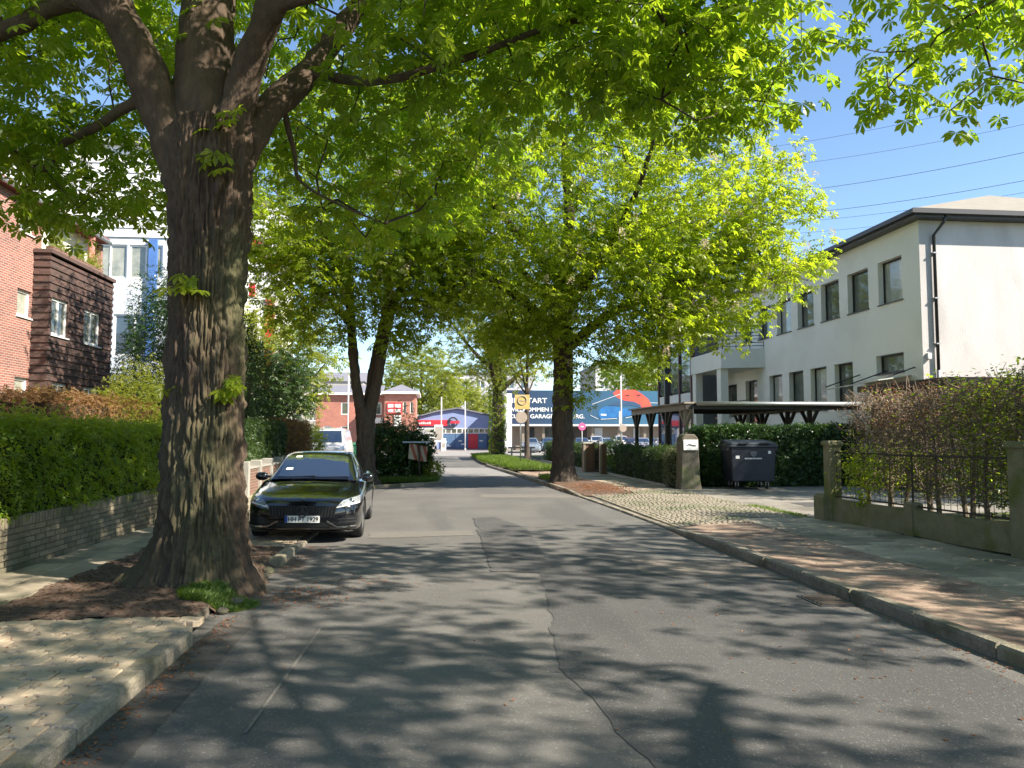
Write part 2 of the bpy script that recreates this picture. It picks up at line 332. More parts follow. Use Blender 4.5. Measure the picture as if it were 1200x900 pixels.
# ---------------------------------------------------------------- kerbs
kl = tag(bpy.data.objects.new('kerb', None), kind='structure'); COL.objects.link(kl); WL[kl] = Vector()
kr = tag(bpy.data.objects.new('kerb', None), kind='structure'); COL.objects.link(kr); WL[kr] = Vector()
def zr(y):       # height of the right kerb
    def ss(a, b, t): t = min(1, max(0, (t-a)/(b-a))); return t*t*(3-2*t)
    return .115 - .08*ss(11.2, 13.6, y) + .07*ss(20.2, 22.4, y)
def kerbrun(parent, line, wid, zf, step=1.0, z0=-.05):
    pts = [Vector((*p, 0)) for p in line]; acc = []
    L = [(pts[i+1]-pts[i]).length for i in range(len(pts)-1)]
    tot = sum(L); n = int(tot/step)
    def at(s):
        for i, l in enumerate(L):
            if s <= l or i == len(L)-1: return pts[i].lerp(pts[i+1], s/l)
            s -= l
    for k in range(n):
        a = at(k*step+.005); b = at((k+1)*step-.005); d = (b-a).normalized(); nn = Vector((d.y, -d.x, 0))*wid
        jz = random.uniform(-.006, .006); jo = nn*random.uniform(-.05, .05); za = zf((a.y))+jz; zb = zf(b.y)+jz
        a = a+jo; b = b+jo
        mid = (a+b)/2
        lo = [a, b, b+nn, a+nn]; c = nn.normalized()*.022*(1 if wid > 0 else 1); e = d*.012
        mb = MB(); i = 0
        mb.v = [tuple(p-mid+Vector((0, 0, z0))) for p in lo]+[tuple(p-mid+Vector((0, 0, z-.022))) for p, z in zip(lo, (za, zb, zb, za))] + \
               [tuple(p-mid+o+Vector((0, 0, z))) for p, z, o in zip(lo, (za, zb, zb, za), (c+e, c-e, -c-e, -c+e))]
        for bb in (0, 4):
            for q in range(4): mb.f.append((bb+q, bb+(q+1) % 4, bb+4+(q+1) % 4, bb+4+q))
        mb.f.append((8, 9, 10, 11)); mb.m = [0]*9
        o = mb.build('kerb_stone', MT['kerb'], parent, local=True); o.location = mid
kerbrun(kr, [(4.2, .4), (4.15, 13), (4.08, 17), (3.78, 24.7), (3.6, 28.6), (2.95, 40), (3.2, 47), (4.2, 53), (7, 58)], .15, zr)
def zl(y): return .115 if y < 11.2 else .05
kerbrun(kl, [(-1.86, -.6), (-1.86, 7.3)], -.16, zl)
kerbrun(kl, [(-1.86, 10.0), (-1.87, 24)], -.15, zl)
kerbrun(kl, [(-1.8, 24.3), (-.6, 25.1), (.25, 25.9), (.5, 27.5), (.42, 30), (-.6, 39.5), (-1.1, 50), (-3, 58)], -.15, lambda y: .10)

# ---------------------------------------------------------------- left pavement
pl = struct(MB().box(-4.78, -2.02, -6, 11.3, -.02, .078).box(-4.78, -3.9, 11.3, 60, -.02, .078).box(-3.9, -2.02, 11.3, 60, -.02, .028).build('pavement', MT['sand']))
# interlocking pavers (zig-zag long edges)
def paver_mesh(w, h, t):
    z = .022; xs = np.linspace(0, w, 5); off = [0, z, 0, -z, 0]
    g = .0065
    lo = [(x+(g if i == 0 else -g if i == 4 else 0), o+g) for i, (x, o) in enumerate(zip(xs, off))]
    hi = [(x+(g if i == 0 else -g if i == 4 else 0), h+o-g) for i, (x, o) in enumerate(zip(xs, off))][::-1]
    P = lo+hi; cx, cy = w/2, h/2; n = len(P); mb = MB()
    mb.v = [(x-cx, y-cy, -t) for x, y in P]+[(x-cx, y-cy, -.009) for x, y in P]+[((x-cx)*.95, (y-cy)*.93, 0) for x, y in P]
    for b in (0, n):
        for k in range(n): mb.f.append((b+k, b+(k+1) % n, b+n+(k+1) % n, b+n+k))
    mb.f.append(tuple(range(2*n, 3*n))); mb.m = [0]*len(mb.f)
    o = mb.build('paver', MT['paver']); me = o.data; bpy.data.objects.remove(o); return me
PW, PH = .2, .165
pm = paver_mesh(PW, PH, .05)
cnt = 0
for j in range(int((6.95-2.6)/PH)):
    y = 2.65+(j+.5)*PH
    for i in range(-(j % 2), 9):
        x = -2.01-(i+.5)*PW - (PW/2 if j % 2 else 0); yy = y
        px = pix((x+.1, yy, .1))
        if px[2] < .3 or px[0] < -25 or px[1] > 930: continue
        o = link('paver', pm, pl, (x, yy, .103+random.uniform(-.004, .004)+.006*noise.noise((x*2, yy*2, 0))))
        o.rotation_euler = (random.gauss(0, .006), random.gauss(0, .006), random.gauss(0, .005)); cnt += 1
for j in range(24):
    y = 11.35+(j+.5)*PH
    for i in range(9):
        x = -2.01-(i+.5)*PW-(PW/2 if j % 2 else 0)
        px = pix((x, y, .05))
        if px[0] < 270 or px[0] > 455 or cnt > 298: continue
        o = link('paver', pm, pl, (x, y, .052+random.uniform(-.003, .003))); o.rotation_euler = (random.gauss(0, .008), random.gauss(0, .008), 0); cnt += 1
for (y0, y1) in ((10.05, 11.3),):                       # row of pavers by the tree pit
    pass
# slabs along the garden wall
def slabs(parent, x0, x1, y0, y1, cols, ln, z, name='paving_slab', jit=.004):
    cw = (x1-x0)/cols; meshes = []
    for q in range(3):
        o = MB().cbox(-cw/2+.008, cw/2-.008, -ln/2+.011, ln/2-.011, -.05, 0, .01).build(name, MT['slab']); meshes.append(o.data); bpy.data.objects.remove(o)
    for c in range(cols):
        y = y0-(.5*ln if c % 2 else 0)
        while y < y1:
            yc = y+ln/2
            p = pix((x0+(c+.5)*cw, yc, z))
            if p[2] > .5 and -60 < p[0] < 1260 and p[1] < 950:
                o = link(name, random.choice(meshes), parent, (x0+(c+.5)*cw, yc, z+random.uniform(-jit, jit))); o.rotation_euler = (random.gauss(0, .006), random.gauss(0, .008), random.gauss(0, .004))
            y += ln
slabs(pl, -4.76, -3.86, 7.0, 21, 2, .5, .1)
# tree pit: bumpy bare soil reaching from the slabs to the kerb
def bump_sheet(name, poly_fn, x0, x1, y0, y1, zf, mat, st=.06):
    nx = int((x1-x0)/st)+1; ny = int((y1-y0)/st)+1; V = []; idx = {}; F = []
    for j in range(ny):
        for i in range(nx):
            x = x0+i*st; y = y0+j*st; V.append((x, y, zf(x, y)))
    for j in range(ny-1):
        for i in range(nx-1):
            x = x0+(i+.5)*st; y = y0+(j+.5)*st
            if poly_fn(x, y): a = j*nx+i; F.append((a, a+1, a+nx+1, a+nx))
    me = arrmesh(name, V, F, mat, smooth=True); return struct(link(name, me))
TX, TY = -2.42, 8.55
def pitz(x, y):
    d = math.hypot(x-TX, y-TY); t = min(1, max(0, (x+2.1)/.25)); t = t*t*(3-2*t)
    return lerp(pitz0(x, y, d), -.03, t)
def pitz0(x, y, d):
    return .095+.10*math.exp(-(d/.75)**2)+.02*noise.noise((x*3, y*3, 1))+.012*noise.noise((x*11, y*11, 4))
bump_sheet('tree_pit', lambda x, y: (x < -2.03 or 7.42 < y < 10.1) and y > 6.98+.06*noise.noise((x*4, 0, 0)), -3.9, -1.72, 6.9, 11.32, pitz, MT['soil'])
# small rubble edge of broken kerb by the trunk
for k in range(6):
    x, y = -1.8+random.uniform(-.14, .06), 7.5+k*.42+random.uniform(-.08, .08)
    s = random.uniform(.04, .09)
    me = bpy.data.meshes.new('edge_stone'); bm = bmesh.new(); bmesh.ops.create_icosphere(bm, subdivisions=2, radius=s)
    for v in bm.verts: v.co *= 1+.35*noise.noise(v.co*9+Vector((k, 0, 0))); v.co.z *= .6
    bm.to_mesh(me); bm.free(); me.materials.append(MT['stone']); link('edge_stone', me, kl, (x, y, .03))

# ---------------------------------------------------------------- right pavement
def zrp(x, y): t = min(1, max(0, (x-4.3)/1.3)); return lerp(zr(y)-.012, .095, t)
def rz(x, y): return zrp(x, y)-.012+.012*noise.noise((x*1.3, y*1.3, 0))+.006*noise.noise((x*6, y*6, 3))
bump_sheet('gravel_strip', lambda x, y: y < 13.4+.5*noise.noise((x*2, 0, 9)), 4.28, 5.78, -1, 14.2, lambda x, y: rz(x, y)+.008, MT['gravel'], .08)
pr_ = struct(MB().box(5.72, 7.62, -2, 14, -.02, .07).box(5.4, 7.15, 21, 60, -.02, .07).build('pavement', MT['sand']))
slabs(pr_, 5.74, 7.4, 3.5, 14.0, 3, .5, .095)
slabs(pr_, 5.5, 7.05, 21.2, 45, 3, .55, .095)
# cobbled crossing: setts in rows, joined (too small to pick apart)
bump_sheet('crossing_bed', lambda x, y: True, 4.28, 7.2, 12.6, 22, lambda x, y: rz(x, y)-.012, MT['sand'], .12)
cs = []; n = 0
mb = MB(); y = 13.0
while y < 21.4:
    x = 4.34
    while x < 7.05:
        wx = random.uniform(.085, .12)
        if y > 13.35+.5*noise.noise((x*2, 0, 9)) and not (x < 5.5 and y > 20.6+.6*noise.noise((x*2, 3, 0))) and not (x > 5.74 and y < 14):
            z = zrp(x, y)+.004+random.uniform(-.005, .005); g = .005
            mb.cbox(x+g, x+wx-g, y+g+random.uniform(-.01, .01), y+.108-g, z-.03, z+.006, .009); n += 1
        x += wx
    y += .108
o = mb.build('setts', MT['cobble'], None, fixn=False); o['kind'] = 'stuff'; o['label'] = 'small grey granite setts paving the driveway crossing'; o['category'] = 'setts'
# driveway: concrete strips
struct(MB().box(7.06, 13.5, 14.2, 23.2, -.02, .085).build('driveway', M('driveway_concrete', (.27, .245, .21), (.19, .172, .15), 2.5, .9, .4, 60, c3=(.14, .128, .105), s3=.8)))
sheet('driveway_patch', [(8.2, 16.2), (9.6, 16.4), (9.5, 17.3), (8.3, 17.2)], .09, MT['asphalt_dark'])
# mulch round the right tree
bump_sheet('tree_pit', lambda x, y: math.hypot((x-4.75)/1.0, (y-24.2)/4.2) < 1+.2*noise.noise((x*2, y*2, 0)) and x > 3.95, 3.6, 6.0, 19.6, 29, lambda x, y: zrp(x, y)+.012+.05*math.exp(-((x-4.45)**2+(y-25.2)**2)/.6)+.012*noise.noise((x*3, y*3, 1))-.08*max(0, math.hypot((x-4.75)/1.0, (y-24.2)/4.2)-.8), M('mulch', (.16, .095, .06), (.085, .055, .038), 14, 1, .9, 70), .09)
# far pavement and verge
struct(MB().box(3.75, 5.4, 28.4, 33.4, -.02, .085).build('pavement', MT['gravel'])); struct(MB().box(3.3, 5.5, 33.4, 60, -.02, .072).build('verge_bed', MT['grass_soil']))
bump_sheet('grass_verge', lambda x, y: x > 3.72-(y-28.6)*.057+.1 and x < 5.6-.02*(y-33) and y > 33+.5*noise.noise((x, 0, 0)), 2.9, 6.2, 32, 58, lambda x, y: .10+.06*math.sin(max(0, min(1, (x-3)/2.4))*math.pi)+.02*noise.noise((x*2, y*2, 0)), MT['grass_soil'], .2)
struct(MB().box(-3.9, .3, 26.4, 30, -.02, .07).box(-3.9, -.45, 30, 40, -.02, .07).box(-3.9, -1.0, 40, 55, -.02, .07).build('island_bed', MT['garden']))
# gardens
struct(MB().box(-40, -4.95, -6, 60, -.02, .35).build('garden', MT['garden']))
struct(MB().box(7.75, 60, -30, 14.1, -.02, .14).box(13.5, 60, 14.1, 60, -.02, .12).box(7.3, 13.5, 23.2, 60, -.02, .11).build('garden', MT['garden']))

# ---------------------------------------------------------------- garden wall (left): every brick its own
gw = empty('garden_wall', (-4.9, 12, .08), 'low grey brick garden wall with a soldier course under the green hedge', 'wall')
MB().box(-4.99, -4.80, 5, 19.4, .0, .60).build('mortar_core', MT['mortar'], gw)
bmeshes = []
for L_ in (.235, .11):
    q = MB().cbox(-.0, .016, -L_/2, L_/2, -.0315, .0315, .0).build('b', MT['yellow_brick']); bmeshes.append(q.data); bpy.data.objects.remove(q)
def brick_mesh(L_, H_, D_):
    q = MB().hexa([(-D_, -L_/2, -H_/2), (0, -L_/2+.003, -H_/2+.003), (0, L_/2-.003, -H_/2+.003), (-D_, L_/2, -H_/2), (-D_, -L_/2, H_/2), (0, -L_/2+.003, H_/2-.003), (0, L_/2-.003, H_/2-.003), (-D_, L_/2, H_/2)]).build('b', MT['yellow_brick']); me = q.data; bpy.data.objects.remove(q); return me
bA = brick_mesh(.236, .062, .03); bS = brick_mesh(.066, .125, .07)
nb = 0; rest = MB()
def put_brick(me, y, z, L_, H_):
    global nb
    p = pix((-4.8, y, z))
    xo = random.uniform(-.005, .005)
    if -20 < p[0] < 195 and nb < 300:
        o = link('brick', me, gw, Vector((-4.785+xo, y, z))-WL[gw]); o.rotation_euler = (random.gauss(0, .006), 0, random.gauss(0, .006)); nb += 1
    else: rest.box(-4.82, -4.785+xo, y-L_/2, y+L_/2, z-H_/2, z+H_/2)
for r_ in range(7):
    z = .115+r_*.072; k = 0; y = 6.2+(.12 if r_ % 2 else 0)
    while y < 19.2: put_brick(bA, y, z, .236, .062); y += .247
y = 6.2
while y < 19.3: put_brick(bS, y, .665-.02, .066, .125); y += .0755
q = rest.build('far_bricks', MT['yellow_brick'], gw, fixn=False); q['kind'] = 'stuff'
MB().box(-5.0, -4.82, 5, 19.4, .60, .702).build('cap_core', MT['mortar'], gw)

# second brick wall with piers beyond the gap
w2 = empty('brick_garden_wall', (-4.6, 23, .08), 'low red brick wall with pale concrete piers behind the parked black car', 'wall')
MB().box(-4.85, -4.65, 20.4, 32, 0, .78).build('wall_panel', MT['gate_brick'], w2)
for y in (20.3, 21.7, 23.2, 24.7, 26.2): MB().cbox(-4.9, -4.6, y-.11, y+.11, 0, .98, .02).build('pier', MT['concrete'], w2)
MB().box(-4.88, -4.62, 20.41, 32, .78, .83).build('coping', MT['concrete'], w2)

# ---------------------------------------------------------------- concrete fence (right)
ff = empty('concrete_fence', (7.5, 11, .08), 'mossy concrete fence with piers and rusty iron railing before the beech hedge', 'fence')
F0, F1, F2 = Vector((7.35, 13.5, 0)), Vector((7.52, 11.4, 0)), Vector((7.66, 9.25, 0)); F3 = Vector((7.85, 5.2, 0))
def pier(c, w_, h, name='pier', cap=False):
    mb = MB(); mb.cbox(c.x-w_/2, c.x+w_/2, c.y-w_/2, c.y+w_/2, 0, h, .02)
    o = mb.build(name, MT['mossy'], ff)
    if cap: MB().cbox(c.x-w_/2-.03, c.x+w_/2+.03, c.y-w_/2-.03, c.y+w_/2+.03, h-.03, h+.05, .03).build('pier_cap', MT['mossy'], o)
pier(F0, .22, 1.50, cap=True); MB().cbox(F0.x-.2, F0.x+.1, F0.y-.02, F0.y+.34, 0, .57, .05).build('corner_block', MT['mossy'], ff)
pier(F1, .20, .60); pier(F2, .27, 1.52, cap=True); pier(F3, .27, 1.52, cap=True)
def along(a, b, t0, t1, half, z0, z1, name, mat, parent, sag=0):
    d = (b-a).normalized(); n = Vector((-d.y, d.x, 0))*half; p = a+d*t0; q = a+d*t1; mb = MB(); K = 10
    for k in range(K):
        u0, u1 = k/K, (k+1)/K; p0 = p.lerp(q, u0); p1 = p.lerp(q, u1); s0 = -sag*math.sin(math.pi*u0); s1 = -sag*math.sin(math.pi*u1); up = Vector((0, 0, 1))
        mb.hexa([p0-n+up*(z0+s0), p1-n+up*(z0+s1), p1+n+up*(z0+s1), p0+n+up*(z0+s0), p0-n+up*(z1+s0), p1-n+up*(z1+s1), p1+n+up*(z1+s1), p0+n+up*(z1+s0)])
    return mb.build(name, mat, parent)
for a, b, e0, e1 in ((F0, F1, .112, .102), (F1, F2, .102, .137), (F2, F3, .137, .137)):
    L_ = (b-a).length
    along(a, b, e0, L_-e1, .075, .10, .50, 'plinth', MT['mossy'], ff, .02)
    along(a, b, e0, L_-e1, .012, .53, .555, 'bottom_rail', MT['iron'], ff)
for a, b, e0, e1 in ((F0, F2, .112, .137), (F2, F3, .137, .137)):
    L_ = (b-a).length; d = (b-a).normalized()
    along(a, b, e0, L_-e1, .013, 1.33, 1.36, 'top_rail', MT['iron'], ff, .015)
    n_ = int(L_/.13); post = 0
    for k in range(1, n_):
        p = a+d*(k*L_/n_)
        if abs((p-F1).length) < .05: continue
        MB().tube([p+Vector((0, 0, .54)), p+Vector((0, 0, 1.345))], .0042, 5).build('bar', MT['iron'], ff)
    p = F1 if a is F0 else a.lerp(b, .5)
    MB().tube([p+Vector((0, 0, .5)), p+Vector((0, 0, 1.38))], .016, 6).build('post', MT['iron'], ff)
# ================================================================ TREES
LM = dict(
 near=leafmat('chestnut_leaf_shade_tone', (.075, .12, .012), (.12, .165, .018), (.30, .50, .02), (.54, .68, .03), .56),  # shaded copy of the chestnut leaf, canopy shade put into darker greens
 bright=leafmat('chestnut_leaf_sun_tone', (.095, .14, .013), (.145, .18, .02), (.40, .58, .02), (.64, .74, .03), .57),  # sunlit copy of the same leaf, sunshine put into yellower colours
 yellow=leafmat('young_leaf', (.11, .155, .02), (.17, .19, .03), (.40, .48, .03), (.52, .54, .05), .5),
 hedge=leafmat('hedge_leaf', (.10, .17, .015), (.17, .24, .025), (.34, .5, .02), (.58, .66, .03), .45, .4),
 laurel=leafmat('laurel_leaf', (.018, .048, .012), (.05, .095, .022), (.03, .08, .01), (.09, .17, .02), .2, .22),
 dark=leafmat('dark_leaf', (.022, .05, .012), (.05, .085, .022), (.05, .1, .01), (.12, .2, .02), .3, .4),
 brown=leafmat('dry_beech_leaf', (.20, .085, .04), (.30, .15, .085), (.32, .13, .05), (.42, .2, .09), .35, .6),
 redbush=leafmat('rusty_hedge_leaf', (.17, .085, .04), (.26, .15, .05), (.25, .12, .04), (.36, .23, .05), .35, .6),
 grass=leafmat('grass_blade', (.06, .11, .02), (.13, .19, .03), (.2, .33, .03), (.3, .42, .04), .4, .5),
 olive=leafmat('greygreen_leaf', (.12, .14, .07), (.18, .19, .11), (.2, .24, .08), (.28, .3, .12), .4, .5),
 blossom=leafmat('blossom', (.62, .52, .38), (.72, .62, .5), (.6, .5, .35), (.7, .6, .45), .35, .6),
)
def palm(n, fine, seed):
    rr = np.random.default_rng(seed); V = []; T = []
    angs = np.linspace(-2.15, 2.15, n) if n > 5 else np.linspace(-1.75, 1.75, n)
    for a in angs:
        l = (1-.13*abs(a)**1.3)*rr.uniform(.9, 1.08); wd = l*.215; a = a+rr.uniform(-.08, .08); droop = rr.uniform(.25, .6)
        c, s_ = math.cos(a), math.sin(a)
        def P(t, w, h=0): return (c*t*l-s_*w, s_*t*l+c*w, h-droop*(t*t)*l*.75)
        i = len(V)
        if fine:
            V += [P(.02, 0), P(.40, wd*.52, .035), P(.40, 0, -.01), P(.40, -wd*.52, .035), P(.72, wd, .05), P(.72, 0, -.02), P(.72, -wd, .05), P(1.02, 0, -.02)]
            T += [(i, i+2, i+1), (i, i+3, i+2), (i+1, i+2, i+5), (i+1, i+5, i+4), (i+2, i+3, i+6), (i+2, i+6, i+5), (i+4, i+5, i+7), (i+5, i+6, i+7)]
        else:
            V += [P(.02, 0), P(.68, wd, .03), P(1.0, 0), P(.68, -wd, .03)]; T += [(i, i+2, i+1), (i, i+3, i+2)]
    return np.array(V), np.array(T)
PF = [palm(7, True, k) for k in range(4)]; PC = [palm(5, False, k) for k in range(4)]
QUAD = [(np.array([(0, 0, 0), (.5, .27, .05), (1, 0, -.06), (.5, -.27, .05)], float), np.array([(0, 2, 1), (0, 3, 2)]))]
TWIN = [(np.array([(0, 0, 0), (.5, .27, .05), (1, 0, -.06), (.5, -.27, .05), (.1, .1, .1), (.3, .6, .2), (.2, 1, .1), (-.1, .55, .15), (.1, -.1, -.05), (.5, -.5, -.1), (.5, -.9, -.2), (.0, -.6, -.05)], float), np.array([(0, 2, 1), (0, 3, 2), (4, 6, 5), (4, 7, 6), (8, 10, 9), (8, 11, 10)]))]
def scatter(tmpl, pos, axis, nor, size, rnd):
    """place one template per point; returns V, T, rnd"""
    pos = np.asarray(pos); ax = nv(np.asarray(axis)); nor = np.asarray(nor); z = nv(nor-ax*np.sum(nor*ax, 1, keepdims=True)); yv = np.cross(z, ax)
    VV = []; TT = []; RR = []; base = 0; pick = RNG.integers(0, len(tmpl), len(pos))
    for k, (tv, tt) in enumerate(tmpl):
        s_ = pick == k; m = s_.sum()
        if not m: continue
        v = (tv[None, :, 0:1]*ax[s_][:, None]+tv[None, :, 1:2]*yv[s_][:, None]+tv[None, :, 2:3]*z[s_][:, None])*size[s_][:, None, None]+pos[s_][:, None]
        VV.append(v.reshape(-1, 3)); TT.append((tt[None]+(np.arange(m)*len(tv))[:, None, None]+base).reshape(-1, 3)); RR.append(np.repeat(rnd[s_], len(tv))); base += m*len(tv)
    return np.concatenate(VV), np.concatenate(TT), np.concatenate(RR)
def ell_points(ells, n, shell=.25):
    """points in a union of ellipsoids, thinned towards the inside"""
    vol = np.array([e[3]*e[4]*e[5] for e in ells]); out = []
    for e, k in zip(ells, np.maximum(8, (n*vol**.72/(vol**.72).sum()).astype(int))):
        d = nv(RNG.normal(size=(k*1, 3))); r_ = RNG.uniform(shell**2, 1, k)**(1/2.2)
        out.append(np.array(e[:3])+d*r_[:, None]*np.array(e[3:6]))
    return np.concatenate(out)
def grow(limbs, tips, rt=.005, stepl=.3, wob=.12):
    """limbs: list of (points, radii). Join every tip to the nearest wood; thickness by the pipe rule. -> segments"""
    pos = []; par = []; rad0 = []
    for pts, rd in limbs:
        P = [Vector(p) for p in pts]; prev = -1
        for i in range(len(P)-1):
            n = max(1, int((P[i+1]-P[i]).length/.25))
            for k in range(n): pos.append(tuple(P[i].lerp(P[i+1], k/n))); par.append(prev); rad0.append(lerp(rd[i], rd[i+1], k/n)); prev = len(pos)-1
        pos.append(tuple(P[-1])); par.append(prev); rad0.append(rd[-1])
    NL = len(pos); cap = len(tips)*30+NL+10
    A = np.zeros((cap, 3)); A[:NL] = pos; n = NL; par = par+[0]*(cap-NL)
    d0 = np.array([np.min(np.sum((A[:NL]-t)**2, 1)) for t in tips]); order = np.argsort(d0); ends = []
    for ti in order:
        t = tips[ti]; v = t-A[:n]; d = np.linalg.norm(v, axis=1)
        j = int(np.argmin(d+.35*np.maximum(0, A[:n, 2]-t[2])+np.where(np.arange(n) < NL, 0, .08)))
        L_ = d[j]; k = max(1, min(24, int(L_/stepl))); p0 = A[j].copy(); prev = j
        lat = np.cross(t-p0, RNG.normal(size=3)); lat = lat/(np.linalg.norm(lat)+1e-9)*L_*RNG.uniform(0, wob)
        for q in range(1, k+1):
            u = q/k; p = p0+(t-p0)*u+lat*math.sin(math.pi*u)+np.array((0, 0, .16*L_*math.sin(math.pi*u)))+(RNG.normal(size=3)*.03 if q < k else 0)
            A[n] = p; par[n] = prev; prev = n; n += 1
        ends.append(prev)
    r2 = np.zeros(n); child = np.zeros(n, int)
    for i in range(n-1, -1, -1):
        if r2[i] == 0: r2[i] = rt**2.3
        if i >= NL or True:
            pI = par[i]
            if pI >= 0 and i >= NL: r2[pI] += r2[i]
    rr = r2**(1/2.3)
    i1 = np.arange(NL, n); i0 = np.array(par[NL:n])
    ra = np.minimum(rr[i0], rr[i1]*1.5); ra[i0 < NL] = np.minimum(rr[i1]*1.35, .09)[i0 < NL]
    return A[i0], A[i1], np.minimum(ra, .12), np.minimum(rr[i1], .12), A[ends], A[[par[e] for e in ends]]
def leaves_at(ends, prevs, per, spread, size, droop=(.15, .75)):
    N = len(ends); E = np.repeat(ends, per, 0); D = np.repeat(nv(ends-prevs), per, 0)
    off = RNG.normal(size=(N*per, 3))*np.array((1, 1, .62)); off = nv(off)*RNG.uniform(.15, 1, (N*per, 1))**.6*spread
    P = E+off
    ax = nv(off*np.array((1, 1, .3))+D*.12*spread); ax[:, 2] -= RNG.uniform(*droop, N*per); ax = nv(ax)
    nr = np.array((0, 0, 1.))+RNG.normal(size=(N*per, 3))*.38
    sz = size*RNG.uniform(.65, 1.2, N*per)
    tr = np.repeat(RNG.uniform(0, 1, N), per); rn = np.clip(.55*tr+.45*RNG.uniform(0, 1, N*per), 0, 1)
    return P, ax, nr, sz, rn
def limb_tube(parent, pts, rd, mat, name='limb', n=14):
    P = [Vector(p) for p in pts]; Q = []; RR_ = []
    for i in range(len(P)-1):
        a = P[max(i-1, 0)]; b = P[i]; c = P[i+1]; d = P[min(i+2, len(P)-1)]
        for k in range(14):
            t = k/14; Q.append(.5*((2*b)+(c-a)*t+(2*a-5*b+4*c-d)*t*t+(-a+3*b-3*c+d)*t**3)); RR_.append(lerp(rd[i], rd[i+1], t)*(1+.05*noise.noise(Q[-1]*3)))
    Q.append(P[-1]); RR_.append(rd[-1])
    mb = MB().tube(Q, RR_, n)
    k_ = min(1, max(rd)/.2); mb.v = [tuple(Vector(v)+Vector((noise.noise(Vector(v)*5), noise.noise(Vector(v)*5+Vector((9, 0, 0))), 0))*.035*k_+Vector((noise.noise(Vector((v[0]*22, v[1]*22, v[2]*6))), noise.noise(Vector((v[0]*22, v[1]*22+7, v[2]*6))), 0))*.022*k_) for v in mb.v]
    return mb.build(name, mat, parent, smooth=True, fixn=False)
def trunk_mesh(base, prof, nseg=48, nz=60, furrow=.02, roots=(), lean=(0, 0), mat=None, parent=None):
    """prof: (z, radius, dx, dy) keys; furrowed bark and root flare"""
    zs = [p[0] for p in prof]; V = []; F = []
    for k in range(nz):
        t = k/(nz-1); z = zs[0]+(zs[-1]-zs[0])*(t**1.35)
        r_ = np.interp(z, zs, [p[1] for p in prof]); dx = np.interp(z, zs, [p[2] for p in prof]); dy = np.interp(z, zs, [p[3] for p in prof])
        for j in range(nseg):
            a = 2*math.pi*j/nseg; ca, sa = math.cos(a), math.sin(a)
            fl = 0
            for (ra, w_, ln, hh) in roots:
                da = (a-ra+math.pi) % (2*math.pi)-math.pi; fl += ln*math.exp(-(da/w_)**2)*math.exp(-max(0, z)/hh)
            q = Vector((ca*2.2, sa*2.2, z*.45)); f1 = noise.noise(q*1.1)*.09
            wv = noise.noise((z*1.9, ca*2, sa*2))*.6; q2 = Vector((ca*6.5+wv, sa*6.5-wv, z*1.05)); f2 = abs(noise.noise(q2))
            q3 = Vector((ca*14+wv, sa*14, z*3.4)); f3 = abs(noise.noise(q3))
            q4 = Vector((ca*27, sa*27, z*9)); rr = r_*(1+f1)+fl+furrow*(1.5*f2+1.5*f3+.7*abs(noise.noise(q4))-.6)
            V.append((base[0]+dx+ca*rr, base[1]+dy+sa*rr, base[2]+z))
    for k in range(nz-1):
        for j in range(nseg): a = k*nseg+j; b = k*nseg+(j+1) % nseg; F.append((a, b, b+nseg, a+nseg))
    off = WL[parent]; V = np.array(V)-np.array(off)
    return link('trunk', arrmesh('trunk', V, F, mat, smooth=True), parent)
def leafpart(parent, name, V, T, rn, mat):
    o = link(name, arrmesh(name, V-np.array(WL[parent]), T, mat, rn), parent); o['kind'] = 'stuff'; return o
def wood(parent, seg, mat, n=4):
    V, F = sticks(seg[0], seg[1], seg[2], seg[3], n)
    o = link('branches', arrmesh('branches', V-np.array(WL[parent]), F, mat, smooth=True), parent); o['kind'] = 'stuff'; return o
def blossom_mesh(seed):
    rr = np.random.default_rng(seed); n = 46; t = rr.uniform(0, 1, n); a = rr.uniform(0, 6.28, n); r_ = .055*(1-t)**.8+.008
    P = np.stack([np.cos(a)*r_, np.sin(a)*r_, t*.24], 1); ax = np.stack([np.cos(a), np.sin(a), .3+0*a], 1)
    V, T, rn = scatter(QUAD, P, ax, rr.normal(size=(n, 3)), np.full(n, .05), rr.uniform(0, 1, n)); return arrmesh('blossom', V, T, LM['blossom'], rn)
BLM = [blossom_mesh(k) for k in range(3)]
leafobj_meshes = {}
def leaf_objects(parent, P, ax, nr, sz, mat, tmpl, idx, key):
    """the largest leaves in view as objects of their own"""
    if key not in leafobj_meshes: leafobj_meshes[key] = [arrmesh('leaf', tv, tt, mat, np.full(len(tv), .2+.2*k)) for k, (tv, tt) in enumerate(tmpl)]
    for i in idx:
        x = Vector(ax[i]).normalized(); z = Vector(nr[i]); z = (z-x*z.dot(x)).normalized(); y = z.cross(x)
        mm = Matrix((x, y, z)).transposed().to_4x4()*1.0; mm = Matrix.Translation(Vector(P[i])-WL[parent]) @ mm @ Matrix.Scale(float(sz[i]), 4)
        o = bpy.data.objects.new('leaf', random.choice(leafobj_meshes[key])); COL.objects.link(o); o.parent = parent; o.matrix_local = mm
def split_near(P, sz, maxn=300, box=(-20, 1220, -20, 900)):
    k = []
    for i, p in enumerate(P):
        q = pix(p)
        if q[2] > 1 and box[0] < q[0] < box[1] and box[2] < q[1] < box[3]: k.append((sz[i]/q[2], i))
    k.sort(reverse=True); return [i for _, i in k[:maxn]]
def cut(arrs, keep): return [a[keep] for a in arrs]

